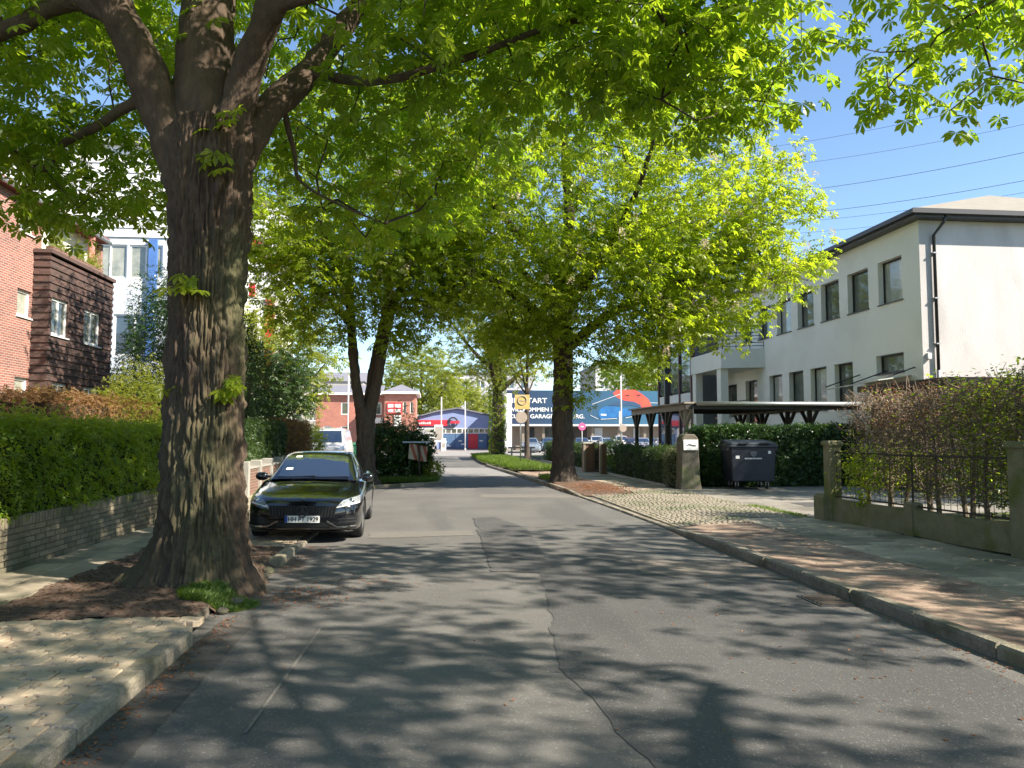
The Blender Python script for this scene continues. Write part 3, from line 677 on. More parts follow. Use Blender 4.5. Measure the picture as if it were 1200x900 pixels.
# ---------------------------------------------------------------- big chestnut on the left pavement
t1 = empty('chestnut_tree', (TX, TY, .09), 'huge old chestnut with thick furrowed trunk and flared roots beside the parked car', 'tree')
trunk_mesh((TX, TY, .05), [(-.1, .56, 0, 0), (.0, .52, 0, 0), (.25, .44, 0, 0), (.6, .40, .0, 0), (1.2, .375, .0, 0), (2.2, .36, 0, 0), (3.3, .355, .0, 0), (4.2, .38, .01, 0), (4.7, .40, .0, 0), (5.0, .37, .0, 0)], 300, 380, .062,
           [(math.pi*1.02, .40, .44, .28), (-.35, .4, .16, .35), (-1.4, .5, .16, .3), (.8, .5, .2, .3), (2.2, .4, .2, .3), (-2.5, .35, .22, .25)], mat=MT['bark'], parent=t1)
def lp(*pts): return [gy(a, b, Y) for a, b, Y in pts]
L1 = [(lp((222, 215, 8.55), (193, 140, 8.5), (165, 70, 8.35), (130, 0, 8.1), (80, -90, 7.7), (20, -190, 7.4)), [.25, .225, .205, .18, .14, .1]),
      (lp((240, 200, 8.6), (238, 100, 8.65), (246, 0, 8.75), (262, -120, 9), (262, -260, 9.3), (280, -420, 9.6)), [.36, .31, .28, .24, .18, .1]),
      (lp((258, 200, 8.6), (286, 95, 8.4), (318, 10, 8.0), (365, -70, 7.6), (430, -150, 7.2)), [.22, .165, .14, .11, .06]),
      (lp((262, 215, 8.6), (312, 132, 8.9), (365, 82, 9.3), (420, 10, 9.9), (500, -60, 10.4), (600, -120, 10.8)), [.2, .17, .15, .12, .09, .05]),
      (lp((140, 20, 8.15), (85, 0, 8.3), (20, 30, 8.5), (-60, 60, 8.7)), [.16, .11, .09, .06]),
      (lp((196, 120, 8.5), (155, 122, 8.9), (115, 147, 9.2), (70, 172, 9.5), (52, 198, 9.6), (22, 178, 9.8), (-40, 150, 10.2)), [.12, .065, .055, .045, .04, .035, .025]),
      (lp((360, 85, 9.3), (440, 95, 8.6), (540, 70, 8.2), (650, 30, 7.8), (770, 10, 7.5)), [.07, .05, .04, .03, .02]),
      (lp((318, 10, 8.0), (420, -20, 7.2), (560, -50, 6.6), (720, -60, 6.3)), [.07, .05, .04, .02]),
      (lp((330, 118, 9.0), (345, 180, 9.4), (352, 212, 9.6), (398, 240, 9.9), (450, 262, 10.3)), [.04, .028, .022, .015, .008])]
for pts, rd in L1: limb_tube(t1, pts, rd, MT['bark'], n=48 if rd[0] > .15 else 14)
E1 = [(-2.4, 8.6, 10.3, 6.3, 6.0, 4.4), (1.9, 8.6, 7.6, 3.2, 2.8, 2.1), (-6.4, 9.8, 7.2, 3.4, 3.6, 2.5), (-.6, 11.2, 5.9, 2.3, 1.9, 1.35), (2.7, 7.7, 5.75, 1.5, 1.2, .95), (-4.9, 10.2, 5.3, 2.0, 2.0, 1.0), (.6, 8.2, 6.1, 2.4, 1.6, 1.0), (3.1, 8.6, 6.6, 1.3, 1.6, 1.0)]
tips = ell_points(E1, 1800, .3)
dd = np.linalg.norm(tips-np.array((0, 0, HC)), axis=1); tr_ = np.hypot(tips[:, 0]-TX, tips[:, 1]-TY)
tips = tips[(dd > 4.4) & (tips[:, 2] > 4.25) & ~((tr_ < 1.1) & (tips[:, 2] < 6.2)) & ~((tips[:, 1] < TY) & (np.abs(tips[:, 0]-TX*tips[:, 1]/TY) < .75) & (tips[:, 2] < 1.65+.46*tips[:, 1]))]
seg = grow(L1, tips, .0048)
wood(t1, seg, MT['twig'], 5)
A = leaves_at(seg[4], seg[5], 12, .5, .165)
tr_ = np.hypot(A[0][:, 0]-TX, A[0][:, 1]-TY); A = cut(A, (tr_ > .75) | (A[0][:, 2] > 6))
near = split_near(A[0], A[3]); leaf_objects(t1, A[0], A[1], A[2], A[3], LM['near'], PF, near, 'near')
kp = np.ones(len(A[0]), bool); kp[near] = False; A = cut(A, kp)
# leaves that fill many pixels keep the fine shape, those above the frame the simple one
pq = np.array([(A[0][:, 0]*_r.x+A[0][:, 1]*_r.y), A[0] @ np.array(_f)-HC*_f.z, A[0] @ np.array(_u)-HC*_u.z]); inv = (pq[1] > .5) & (pq[2]/np.maximum(pq[1], .1) < .56) & (np.abs(pq[0]/np.maximum(pq[1], .1)) < .75)
print('near tree leaves', len(A[0]), 'fine', inv.sum())
leafpart(t1, 'crown', *scatter(PF, *cut(A, inv)), LM['near'])
leafpart(t1, 'upper_crown', *scatter(PC, *cut(A, ~inv)), LM['near'])
# sprouts straight out of the trunk
sp = []
for (a, b, Y, k) in ((222, 333, 8.1, 9), (268, 452, 8.15, 12), (248, 190, 8.1, 7), (196, 452, 8.3, 5), (262, 142, 8.15, 6), (60, 170, 9.5, 8)):
    c = np.array(gy(a, b, Y)); n = k
    sp.append((c+RNG.normal(size=(n, 3))*(.11, .06, .07)))
sp = np.concatenate(sp); n = len(sp); axs = np.stack([RNG.normal(size=n)*.8, -np.abs(RNG.normal(size=n))*.6, -RNG.uniform(.1, .6, n)], 1)
leafpart(t1, 'trunk_sprouts', *scatter(PF, sp, axs, np.array((0, -.5, 1.))+RNG.normal(size=(n, 3))*.25, RNG.uniform(.1, .17, n), RNG.uniform(.3, 1, n)), LM['bright'])

def chestnut(name, base, trunkprof, limbs, ells, ntip, per, size, leafm, label, group=None, tmpl=PC, zmin=2.4, spread=.6, blos=0, nseg=64, fur=.05, mask=None, rt=.007, objs=0, roots=()):
    t = empty(name, base, label, 'tree', group)
    trunk_mesh((base[0], base[1], base[2]-.05), trunkprof, nseg, 110 if nseg > 20 else 40, fur, roots or [(0, .5, .12, .3), (2, .5, .12, .3), (4, .5, .14, .3)], mat=MT['bark_far'], parent=t)
    for p, r_ in limbs: limb_tube(t, p, r_, MT['bark_far'], n=10)
    tp = ell_points(ells, ntip); tp = tp[tp[:, 2] > zmin]
    if mask is not None: tp = tp[mask(tp)]
    sg = grow(limbs, tp, rt, .45); wood(t, sg, MT['twig'], 4)
    A = leaves_at(sg[4], sg[5], per, spread, size)
    if objs:
        near = split_near(A[0], A[3], objs); leaf_objects(t, A[0], A[1], A[2], A[3], leafm, PF, near, name+str(size)); kp = np.ones(len(A[0]), bool); kp[near] = False; A = cut(A, kp)
    leafpart(t, 'crown', *scatter(tmpl, *A), leafm)
    if blos:
        out = sg[4]; c = np.array(ells[0][:3]); sc = np.linalg.norm((out-c)/np.array(ells[0][3:6]), axis=1); front = out[(sc > .62) & (out[:, 1] < c[1]+1.5)]
        for k in RNG.permutation(len(front))[:blos]:
            o = link('blossom', BLM[k % 3], t, Vector(front[k])+Vector((random.uniform(-.2, .2), -.4, .22))-WL[t]); o.rotation_euler = (random.gauss(0, .2), random.gauss(0, .2), random.uniform(0, 6)); s_ = random.uniform(1.0, 1.5); o.scale = (s_, s_, s_)
    return t
def L(base, *pts): return [Vector(base)+Vector(p) for p in pts]
# right chestnut in the mulch bed
b3 = (4.35, 25.2, .1)
lim3 = [(L(b3, (0, 0, 5.0), (.1, 0, 6.5), (.3, .2, 9), (.2, .5, 12), (.4, .4, 14)), [.3, .27, .2, .12, .05]),
        (L(b3, (0, 0, 4.6), (-1.4, -.4, 6.0), (-3.2, -1, 6.9), (-5.2, -1.2, 8)), [.2, .15, .1, .05]),
        (L(b3, (.1, 0, 4.4), (1.6, -.6, 5.6), (3.6, -1.2, 6.5), (5.8, -1.4, 7.3)), [.2, .15, .1, .05]),
        (L(b3, (0, 0, 5.4), (.9, -1.6, 7), (1.6, -3.4, 8.6), (1.9, -4.6, 10)), [.18, .14, .09, .05]),
        (L(b3, (0, 0, 5.6), (-1, 1.6, 7.2), (-1.6, 3.4, 9)), [.18, .12, .06]),
        (L(b3, (.2, 0, 6.4), (2.2, .6, 8.4), (4.2, .8, 10.2)), [.17, .12, .05]),
        (L(b3, (0, 0, 6.6), (-2, -.2, 8.8), (-3.8, -.5, 11)), [.17, .12, .05])]
chestnut('chestnut_tree', b3, [(-.1, .46, 0, 0), (.15, .42, 0, 0), (.6, .34, 0, 0), (2, .315, .0, 0), (3.6, .30, .03, 0), (5.2, .30, .02, 0)], lim3,
         [(4.9, 24.6, 10.0, 7.0, 6.2, 5.2), (8.4, 23.4, 7.1, 3.4, 2.6, 2.3), (1.4, 24.2, 7.0, 3.2, 3, 2.0), (5.5, 22.4, 6.6, 2.8, 2.2, 2.2), (10.6, 23.8, 8.2, 2.3, 2.4, 2.4), (3.8, 24.4, 4.9, 1.5, 1.3, .8), (6.9, 22.8, 5.0, 1.5, 1.4, .9), (6.3, 23.2, 4.3, 1.8, 1.2, .8), (2.6, 24.0, 4.9, 1.5, 1.4, .8), (9.0, 23.2, 5.2, 1.3, 1.2, .8), (4.5, 24.9, 3.4, .75, .6, .7)],
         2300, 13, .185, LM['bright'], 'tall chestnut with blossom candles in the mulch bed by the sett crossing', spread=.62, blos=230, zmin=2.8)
# twin-stemmed chestnut on the left island
b4 = (-2.15, 25.9, .1)
lim4 = [(L(b4, (-.1, 0, 2.2), (-.35, 0, 3.4), (-.55, .1, 5.6), (-.7, .2, 7.6), (-.8, .3, 10)), [.22, .175, .14, .11, .05]),
        (L(b4, (.1, 0, 2.2), (.35, -.1, 3.3), (.65, -.2, 5.0), (1.1, -.3, 6.4), (2.0, -.6, 8.0), (2.9, -.8, 9.6)), [.22, .18, .155, .12, .08, .04]),
        (L(b4, (.05, .1, 2.4), (.2, .3, 3.8), (.5, .1, 5.2), (.75, .2, 7), (.8, .4, 9.6)), [.16, .14, .14, .11, .05]),
        (L(b4, (-.5, .1, 5.2), (-1.8, -.3, 6.6), (-3.4, -.8, 7.6)), [.12, .08, .04]),
        (L(b4, (.7, -.2, 5.4), (.9, -1.8, 6.6), (1.0, -3.2, 7.6)), [.11, .08, .04]),
        (L(b4, (-.6, .1, 5.8), (-.9, -1.8, 7), (-1.2, -3.2, 8)), [.11, .08, .04])]
chestnut('chestnut_tree', b4, [(-.1, .42, 0, 0), (.3, .31, 0, 0), (1.0, .265, 0, 0), (1.8, .28, 0, 0), (2.5, .31, 0, 0)], lim4,
         [(-2.6, 25.6, 9.6, 5.4, 5.0, 4.4), (-5.0, 25, 7.6, 2.5, 2.2, 1.5), (-.2, 24.4, 6.6, 2.4, 2.2, 1.7), (-3.2, 23.6, 6.6, 2.2, 2, 1.6), (-3.9, 25, 5.2, 1.5, 1.4, .9), (-.9, 24.8, 5.0, 1.3, 1.3, .8)],
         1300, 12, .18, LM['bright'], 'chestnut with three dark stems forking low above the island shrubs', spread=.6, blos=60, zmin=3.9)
# the tree across the road from the big chestnut, beside the camera: its low twigs hang into view
b2 = (6.0, -1.6, .1)
lim2 = [(L(b2, (0, 0, 4), (0, .3, 6.5), (.3, .5, 9), (.3, .8, 12)), [.35, .28, .18, .06]),
        (L(b2, (0, 0, 4.2), (-.4, 2.6, 5.6), (-.8, 5.2, 6.2), (-1.1, 7.8, 6.3)), [.07, .04, .025, .012]),
        (L(b2, (0, 0, 4.4), (-2.5, 1, 6.4), (-4.8, 1.6, 7.6)), [.2, .13, .05]),
        (L(b2, (0, 0, 4.6), (2.6, 1.2, 6.6), (4.6, 1.8, 8)), [.2, .13, .05]),
        (L(b2, (0, 0, 5), (-.5, -3, 7), (-.6, -5, 8.5)), [.2, .13, .05])]
chestnut('chestnut_tree', b2, [(-.1, .6, 0, 0), (.3, .5, 0, 0), (1, .45, 0, 0), (4.4, .4, 0, 0)], lim2,
         [(5.6, -1.2, 9.8, 5.6, 5.4, 4.2), (5.3, 7.1, 5.8, 1.4, 1.1, .85), (4.9, 5.2, 6.6, 1.8, 1.4, 1.0)],
         850, 12, .17, LM['near'], 'chestnut whose low hanging twigs reach in over the sunny sky', tmpl=PC, spread=.5, zmin=4.5, objs=280)
# garden trees right of the view: they throw the dappled shade over fence, pavement and bins
def small_tree(base, r_, zc, rz_, ntip, per, size, leafm, label, name='garden_tree', group=None, th=.16, tmpl=PC, spread=.55, zmin=2, dens=None):
    h = zc-rz_*.5
    lm = [(L(base, (0, 0, h*.7), (.1, .1, zc), (.1, .2, zc+rz_*.75)), [th*.7, th*.45, th*.15])]
    for k in range(6):
        a = k*1.05+random.uniform(-.3, .3); q = h*random.uniform(.6, .95); lm.append((L(base, (0, 0, q), (math.cos(a)*r_*.4, math.sin(a)*r_*.4, q+rz_*.35), (math.cos(a)*r_*.75, math.sin(a)*r_*.75, q+rz_*.8)), [th*.45, th*.3, th*.1]))
    return chestnut(name, base, [(-.1, th*1.4, 0, 0), (.3, th*1.1, 0, 0), (h*.75, th*.75, .02, 0)], lm, [(base[0], base[1], base[2]+zc, r_, r_, rz_)], ntip, per, size, leafm, label, group, tmpl=tmpl, spread=spread, zmin=zmin, nseg=16, fur=.015)
small_tree((13.6, 4.6, .14), 4.4, 7.6, 3.6, 270, 12, .2, LM['near'], 'broad garden tree behind the beech hedge', th=.3)
small_tree((12.0, -5.5, .14), 4.6, 8.6, 3.8, 420, 14, .2, LM['near'], 'tall garden tree beyond the near end of the beech hedge', th=.3)
small_tree((19.5, 15.6, .14), 3.6, 7.4, 3.6, 340, 14, .2, LM['near'], 'garden tree in front of the white villa end wall', th=.26)
# far trees
small_tree((4.45, 51.5, .12), 4.4, 9.2, 4.6, 420, 12, .24, LM['yellow'], 'ivy-clad chestnut on the grassy verge', 'street_tree', th=.42, spread=.8, zmin=4.6)
small_tree((5.75, 46.0, .12), 2.3, 7.4, 2.9, 130, 10, .2, LM['yellow'], 'slim young tree behind the yellow square sign', 'street_tree', th=.14, spread=.6, zmin=4)
small_tree((-1.5, 112, 0), 6.5, 9.2, 5.6, 420, 12, .42, LM['yellow'], 'round yellow-green tree behind the red brick office', 'far_tree', th=.4, spread=1.1)
small_tree((5.5, 122, 0), 6, 6.4, 4.6, 260, 12, .42, LM['yellow'], 'pale green tree showing over the blue workshop roof', 'far_tree', th=.3, spread=1.1)
small_tree((33, 112, 0), 9, 10.5, 5.2, 420, 12, .45, LM['hedge'], 'broad tree rising behind the blue banner', 'far_tree', th=.4, spread=1.2)
small_tree((-12, 62, 0), 5.5, 7.5, 5, 300, 12, .34, LM['yellow'], 'loose light green tree beside the far brick office', 'far_tree', th=.3, spread=.9)
small_tree((-8.2, 41, .3), 2.3, 3.7, 2.3, 160, 12, .26, LM['dark'], 'shaded dark green tree behind the parked car', 'garden_tree', th=.2, spread=.7, zmin=1.2)
# ivy sleeve on the verge tree
iv = RNG.uniform(0, 1, (1500, 2)); ia = iv[:, 0]*6.28; iz = .4+iv[:, 1]*7; tr5 = [o for o in COL.objects if o.name.startswith('street_tree')][0]
ip = np.stack([4.45+np.cos(ia)*(.42+.16*RNG.uniform(size=1500)), 51.5+np.sin(ia)*(.42+.16*RNG.uniform(size=1500)), iz+.1], 1)
leafpart(tr5, 'ivy', *scatter(TWIN, ip, np.stack([np.cos(ia), np.sin(ia), -.8+0*ia], 1), RNG.normal(size=(1500, 3)), np.full(1500, .13), RNG.uniform(0, 1, 1500)), LM['hedge'])
# ================================================================ BUILDINGS
def facade(parent, o, ud, nd, Lw, z0, z1, ops, mat, recess=.25, frame='frame_dark', pane='glass', fw=.06, name='wall', mull=True, sill=None, thick=.3):
    """wall with real openings. o: 2D start, ud: 2D direction along wall, nd: 2D outward normal; ops: (u0,u1,z0,z1[,kind])"""
    us = sorted({0, Lw, *[q for p in ops for q in p[:2]]}); zs = sorted({z0, z1, *[q for p in ops for q in p[2:4]]})
    def P(u, z, d=0): return (o[0]+ud[0]*u-nd[0]*d, o[1]+ud[1]*u-nd[1]*d, z)
    mb = MB()
    for i in range(len(us)-1):
        for j in range(len(zs)-1):
            cu, cz = (us[i]+us[i+1])/2, (zs[j]+zs[j+1])/2
            if any(p[0] < cu < p[1] and p[2] < cz < p[3] for p in ops): continue
            mb.face([P(us[i], zs[j]), P(us[i+1], zs[j]), P(us[i+1], zs[j+1]), P(us[i], zs[j+1])])
    for p in ops:
        a, b, c, d = p[:4]
        for q in (((a, c), (a, d)), ((b, c), (b, d)), ((a, c), (b, c)), ((a, d), (b, d))):
            mb.face([P(*q[0]), P(*q[1]), P(*q[1], recess+.05), P(*q[0], recess+.05)])
    w_ = mb.build(name, mat, parent, fixn=False)
    for p in ops:
        a, b, c, d = p[:4]; fm = MB()
        def bar(u0, u1, za, zb, d0=recess-.05, d1=recess+.02):
            fm.hexa([P(u0, za, d0), P(u1, za, d0), P(u1, za, d1), P(u0, za, d1), P(u0, zb, d0), P(u1, zb, d0), P(u1, zb, d1), P(u0, zb, d1)])
        bar(a, a+fw, c, d); bar(b-fw, b, c, d); bar(a+fw, b-fw, c, c+fw); bar(a+fw, b-fw, d-fw, d)
        if mull and b-a > 1.0: bar((a+b)/2-fw/2, (a+b)/2+fw/2, c+fw, d-fw)
        wn = fm.build('window', MT[frame], parent)
        pn = MB(); g = recess-.012
        pn.face([P(a+fw, c+fw, g), P(b-fw, c+fw, g), P(b-fw, d-fw, g), P(a+fw, d-fw, g)])
        pn.build('pane', MT[p[4] if len(p) > 4 else pane], wn, fixn=False)
        if sill:
            sb = MB(); sb.hexa([P(a-.04, c-.05, -.05), P(b+.04, c-.05, -.05), P(b+.04, c-.05, recess), P(a-.04, c-.05, recess), P(a-.04, c-.008, -.05), P(b+.04, c-.008, -.05), P(b+.04, c-.003, recess), P(a-.04, c-.003, recess)])
            sb.build('sill', MT[sill], wn)
    return w_
# ---------------------------------------------------------------- white villa
vl = empty('white_villa', (17, 30, .1), 'white rendered two-storey villa with hipped roof, dark window frames and a balcony', 'house')
VX, VY0, VY1, EZ = 17.0, 24.93, 44.0, 9.2
ops = []
for k in range(7): y = 25.96+k*2.17-VY0; ops.append((y, y+1.5, 6.6, 8.22, 'glass_pale' if k in (0, 4) else 'glass'))
ops.append((26.02-VY0, 27.75-VY0, 3.97, 4.67))
for k, y in enumerate((29.41, 31.5, 33.57, 35.72)): ops.append((y-VY0, y+1.42-VY0, 2.75, 4.63, 'glass_pale' if k % 2 else 'glass'))
ops.append((38.6-VY0, 40.1-VY0, 2.3, 4.56)); ops.append((41.3-VY0, 43.2-VY0, 2.9, 4.5))
facade(vl, (VX, VY0), (0, 1), (-1, 0), VY1-VY0, 0, EZ, ops, MT['white_wall'], .26, fw=.07, sill='dark_metal', mull=False)
facade(vl, (VX, VY0), (1, 0), (0, -1), 14, 0, EZ, [], M('end_wall_dimmed', (.58, .55, .545), (.49, .465, .46), 1.1, .9, .35, 30, c3=(.44, .42, .41), s3=.8, stretch=(1, 1, .3)), name='end_wall')  # pinkish, stained; facade paint darkened here to hold down the sun's glare
MB().box(VX+.4, VX+14, VY0+.4, VY1, 0, EZ-.02).build('inner_wall', MT['white_wall'], vl)
rf = MB(); ov = .42; x0, x1, y0, y1 = VX-ov, VX+14.4, VY0-ov, VY1+ov
rf.box(x0, x1, y0, y1, EZ, EZ+.08); ro = rf.build('roof', MT['dark_metal'], vl)
MB().box(x0-.06, x1+.06, y0-.06, y1+.06, EZ+.08, EZ+.30).build('fascia', MT['dark_metal'], ro)
MB().box(x0-.16, x0-.06, y0-.16, y1, EZ+.1, EZ+.25).box(x0-.06, x1, y0-.16, y0-.06, EZ+.1, EZ+.25).build('gutter', MT['dark_metal'], ro)
hp = MB(); cx = VX+6.8; zt = EZ+2.75
P = [(x0, y0, EZ+.3), (x1, y0, EZ+.3), (x1, y1, EZ+.3), (x0, y1, EZ+.3), (cx, y0+5.6, zt), (cx, y1-5.6, zt)]
for q in ((0, 1, 4), (1, 2, 5, 4), (2, 3, 5), (3, 0, 4, 5)): hp.face([P[i] for i in q])
hp.build('roof_covering', MT['roof_felt'], ro)
# downpipe on the end wall
dp = [Vector((VX+.75, VY0-.42, EZ+.1)), Vector((VX+.7, VY0-.36, EZ-.15)), Vector((VX+.5, VY0-.09, EZ-.55)), Vector((VX+.5, VY0-.09, 3.9))]
MB().tube(dp, .055, 10).build('downpipe', MT['dark_metal'], vl, smooth=True)
MB().tube([Vector((VX+.5, VY0-.09, 3.9)), Vector((VX+.5, VY0-.09, .1))], .066, 10).build('standpipe', MT['galv'], vl, smooth=True)
for z in (8, 6.4, 4.8): MB().box(VX+.42, VX+.58, VY0-.16, VY0+.01, z, z+.04).build('pipe_clip', MT['galv'], vl)
lp_ = MB().box(VX+.12, VX+.24, VY0-.12, VY0+.01, 4.3, 4.5); lp_.build('wall_lamp', MT['frame_white'], vl)
# balcony on two columns
bal = MB().prism([(17.05, 37.6, 5.12), (14.95, 38.3, 5.12), (14.95, 43.0, 5.12), (17.05, 43.0, 5.12)], (0, 0, .98)).build('balcony', MT['white_wall'], vl)
for (x, y) in ((15.2, 38.8), (15.2, 42.6)): MB().cbox(x-.2, x+.2, y-.28, y+.28, 0, 5.12, .01).build('column', MT['white_wall'], vl)
rl = MB()
pts = [Vector((17, 37.7, 0)), Vector((15.05, 38.36, 0)), Vector((15.05, 42.9, 0))]
for z in (6.25, 6.42, 6.6, 6.78, 6.95): rl.tube([p+Vector((0, 0, z)) for p in pts], .028 if z > 6.9 else .018, 6)
for a, b, n in ((pts[0], pts[1], 3), (pts[1], pts[2], 5)):
    for k in range(n+1): p = a.lerp(b, k/n); rl.tube([p+Vector((0, 0, 6.1)), p+Vector((0, 0, 6.95))], .022, 6)
rl.build('railing', MT['dark_metal'], bal)
# door canopy and small railing of the raised ground floor
MB().hexa([(16.98, 38.2, 3.0), (16.98, 40.4, 3.0), (15.4, 40.4, 2.55), (15.4, 38.2, 2.55), (16.98, 38.2, 3.04), (16.98, 40.4, 3.04), (15.4, 40.4, 2.59), (15.4, 38.2, 2.59)]).build('door_canopy', MT['glass_pale'], vl)
MB().tube([(16.2, 37.2, 3.45), (16.2, 41, 3.45)], .025, 6).tube([(16.2, 37.2, 3.45), (16.2, 37.2, 2.3)], .025, 6).tube([(16.2, 41, 3.45), (16.2, 41, 2.3)], .025, 6).build('step_railing', MT['dark_metal'], vl)
# side canopy over the garden door near the corner
cn = MB(); cn.hexa([(16.98, 25.6, 3.75), (16.98, 28.6, 3.75), (15.5, 29.2, 3.4), (15.5, 25.2, 3.55), (16.98, 25.6, 3.79), (16.98, 28.6, 3.79), (15.5, 29.2, 3.44), (15.5, 25.2, 3.59)]); cn.build('glass_canopy', MT['glass_pale'], vl)
for y in (25.4, 27.1, 28.9): MB().tube([(17, y, 4.05), (15.55, y, 3.55)], .025, 6).build('canopy_arm', MT['dark_metal'], vl)
# ---------------------------------------------------------------- glass stair block beyond the villa
gb = empty('glass_stair_block', (17, 50, .1), 'glazed block with rust-brown steel columns and white bands beyond the balcony', 'building')
MB().box(15.6, 28, 44.1, 51, 0, 10.6).build('core', M('dim_interior', (.12, .13, .14), None, 2, .6), gb)
for k in range(3):
    y = 44.3+k*2.2
    for z0, z1 in ((.4, 3.0), (4.3, 7.2), (8.3, 10.4)): MB().box(15.44, 15.52, y+.1, y+2.05, z0, z1).build('pane', MT['glass_sky'], gb)
for y in (44.2, 46.4, 48.6, 50.8): MB().box(15.35, 15.6, y-.09, y+.09, 0, 10.7).build('steel_column', M('rust_steel', (.13, .045, .035), (.10, .035, .03), 3, .6) if y < 45 else bpy.data.materials['rust_steel'], gb)
for z in (3.05, 7.25): MB().box(15.42, 15.58, 44.3, 50.7, z, z+1.15).build('white_band', MT['white'], gb)
MB().box(15.4, 15.6, 44.1, 51, 0, .4).build('red_band', M('salmon', (.55, .2, .14), None, 3, .6), gb)
for y in (44.9,): MB().box(14.0, 14.22, y, y+.22, 0, 9).build('dark_post', MT['dark_metal'], gb)
MB().box(13.9, 28.2, 44.0, 51.2, 10.7, 11.0).build('roof', MT['dark_metal'], gb)
# dark shed roof over the hedge
sd = empty('garden_shed', (16.4, 20.5, .12), 'low shed with dark flat roof showing above the beech hedge', 'shed')
MB().box(13.9, 24, 19.4, 23, .1, 3.0).build('wall', M('shed_wall', (.22, .15, .11), (.17, .115, .085), 5, .9), sd)
MB().box(13.6, 24.4, 19.0, 23.3, 3.01, 3.2).build('roof', M('shed_roof', (.075, .052, .045), (.06, .045, .04), 5, .8), sd)

# ---------------------------------------------------------------- red brick house on the left with dark clinker bay
bh = empty('brick_apartment_house', (-13, 26, .35), 'red brick house with white windows and a dark ribbed clinker bay', 'house')
RX = -12.7
def win(y0, y1, a, b, k='glass'): return (y0-8, y1-8, a, b, k)
ops = [win(24.9, 25.75, 8.0, 8.85), win(24.9, 25.75, 5.35, 6.2, 'glass_pale'), win(24.95, 25.8, 2.6, 3.45, 'glass_pale')]
for y in (20.5, 17.2, 13.5): ops += [win(y, y+1.2, 7.6, 8.85), win(y, y+1.2, 4.9, 6.2), win(y, y+1.2, 2.2, 3.45)]
facade(bh, (RX, 8), (0, 1), (1, 0), 18.25, .2, 9.1, ops, MT['red_brick'], .14, 'frame_white', 'glass', .09, sill='frame_white')
facade(bh, (RX-.28, 26.25), (0, 1), (1, 0), 4.5, 7.4, 9.05, [(1.0, 1.9, 7.5, 8.6), (2.6, 3.6, 7.9, 8.6)], MT['white_wall'], .1, 'frame_white', 'glass', .08, name='terrace_wall')
MB().box(-24, RX-.6, 8.2, 30.5, .2, 9.0).build('inner_wall', MT['red_brick'], bh)
MB().box(RX-.6, RX, 30.75, 30.9, .2, 9.0).build('end_wall', MT['red_brick'], bh)
rr_ = M('red_roof', (.23, .06, .045), (.17, .05, .04), 6, .8)
MB().hexa([(RX+.22, 7.8, 9.08), (RX+.22, 30.95, 9.06), (-18, 30.95, 9.06), (-18, 7.8, 9.06), (RX+.22, 7.8, 9.26), (RX+.22, 30.95, 9.26), (-18, 30.95, 11.2), (-18, 7.8, 11.2)]).build('roof', rr_, bh)
MB().tube([(RX+.27, 8, 9.1), (RX+.27, 30.9, 9.1)], .07, 8).build('gutter', MT['galv'], bh)
MB().tube([(RX+.12, 29.6, 9.0), (RX+.12, 29.6, 7.3)], .13, 8).build('downpipe', M('pink_pipe', (.5, .19, .17), (.45, .16, .15), 4, .6), bh)
# bay
BX, BY0, BY1 = -12.2, 25.8, 30.7
bay = facade(bh, (BX, BY0), (0, 1), (1, 0), BY1-BY0, .2, 7.5, [(.2, 1.35, 4.9, 6.12), (2.55, 3.9, 4.9, 6.12), (.4, 1.5, 2.1, 3.36), (2.65, 3.95, 2.6, 3.36, 'glass_pale')], MT['clinker'], .12, 'frame_white', 'glass', .085, name='bay', sill='frame_white')
facade(bh, (RX, BY0), (1, 0), (0, -1), .5, .2, 7.5, [], MT['clinker'], name='bay_side')
MB().box(RX, BX, BY0+.05, BY1, 7.3, 7.48).build('terrace_floor', MT['concrete'], bh)
holes = [(BY0+.2, BY0+1.35, 4.9, 6.12), (BY0+2.55, BY0+3.9, 4.9, 6.12), (BY0+.4, BY0+1.5, 2.1, 3.36), (BY0+2.65, BY0+3.95, 2.6, 3.36)]
for k in range(24):
    z = 1.7+k*.243; zc = z+.065
    if z > 7.35: break
    segs = [(BY0-.035, BY1)]
    for h in holes:
        if h[2]-.08 < zc < h[3]+.06:
            ns = []
            for a, b in segs:
                if h[0] > a and h[1] < b: ns += [(a, h[0]-.05), (h[1]+.05, b)]
                else: ns.append((a, b))
            segs = ns
    for i, (a, b) in enumerate(segs):
        mb = MB().box(BX, BX+.035, a, b, z, z+.11)
        if i == 0: mb.box(RX+.02, BX, BY0-.035, BY0, z, z+.11)
        mb.build('brick_band', MT['clinker'], bay)
MB().box(RX+.02, BX+.09, BY0-.09, BY1+.04, 7.5, 7.62).build('coping', M('coping_dark', (.10, .06, .05), None, 5, .8), bay)
# plants on the bay terrace
tp = empty('terrace_planter', (-12.35, 27, 7.62), 'long planter with leafy plants along the parapet of the dark bay', 'planter')
MB().box(-12.5, -12.25, 26.1, 29.9, 7.62, 7.8).build('trough', MT['gate_brick'], tp)
n = 700; q = np.stack([RNG.normal(-12.36, .1, n), RNG.choice([26.5, 26.9, 28.1, 29.0, 29.5], n)+RNG.normal(0, .22, n), 7.8+np.abs(RNG.normal(0, .28, n))], 1)
leafpart(tp, 'leaves', *scatter(TWIN, q, RNG.normal(size=(n, 3)), RNG.normal(size=(n, 3)), np.full(n, .07), RNG.uniform(0, 1, n)), LM['yellow'])

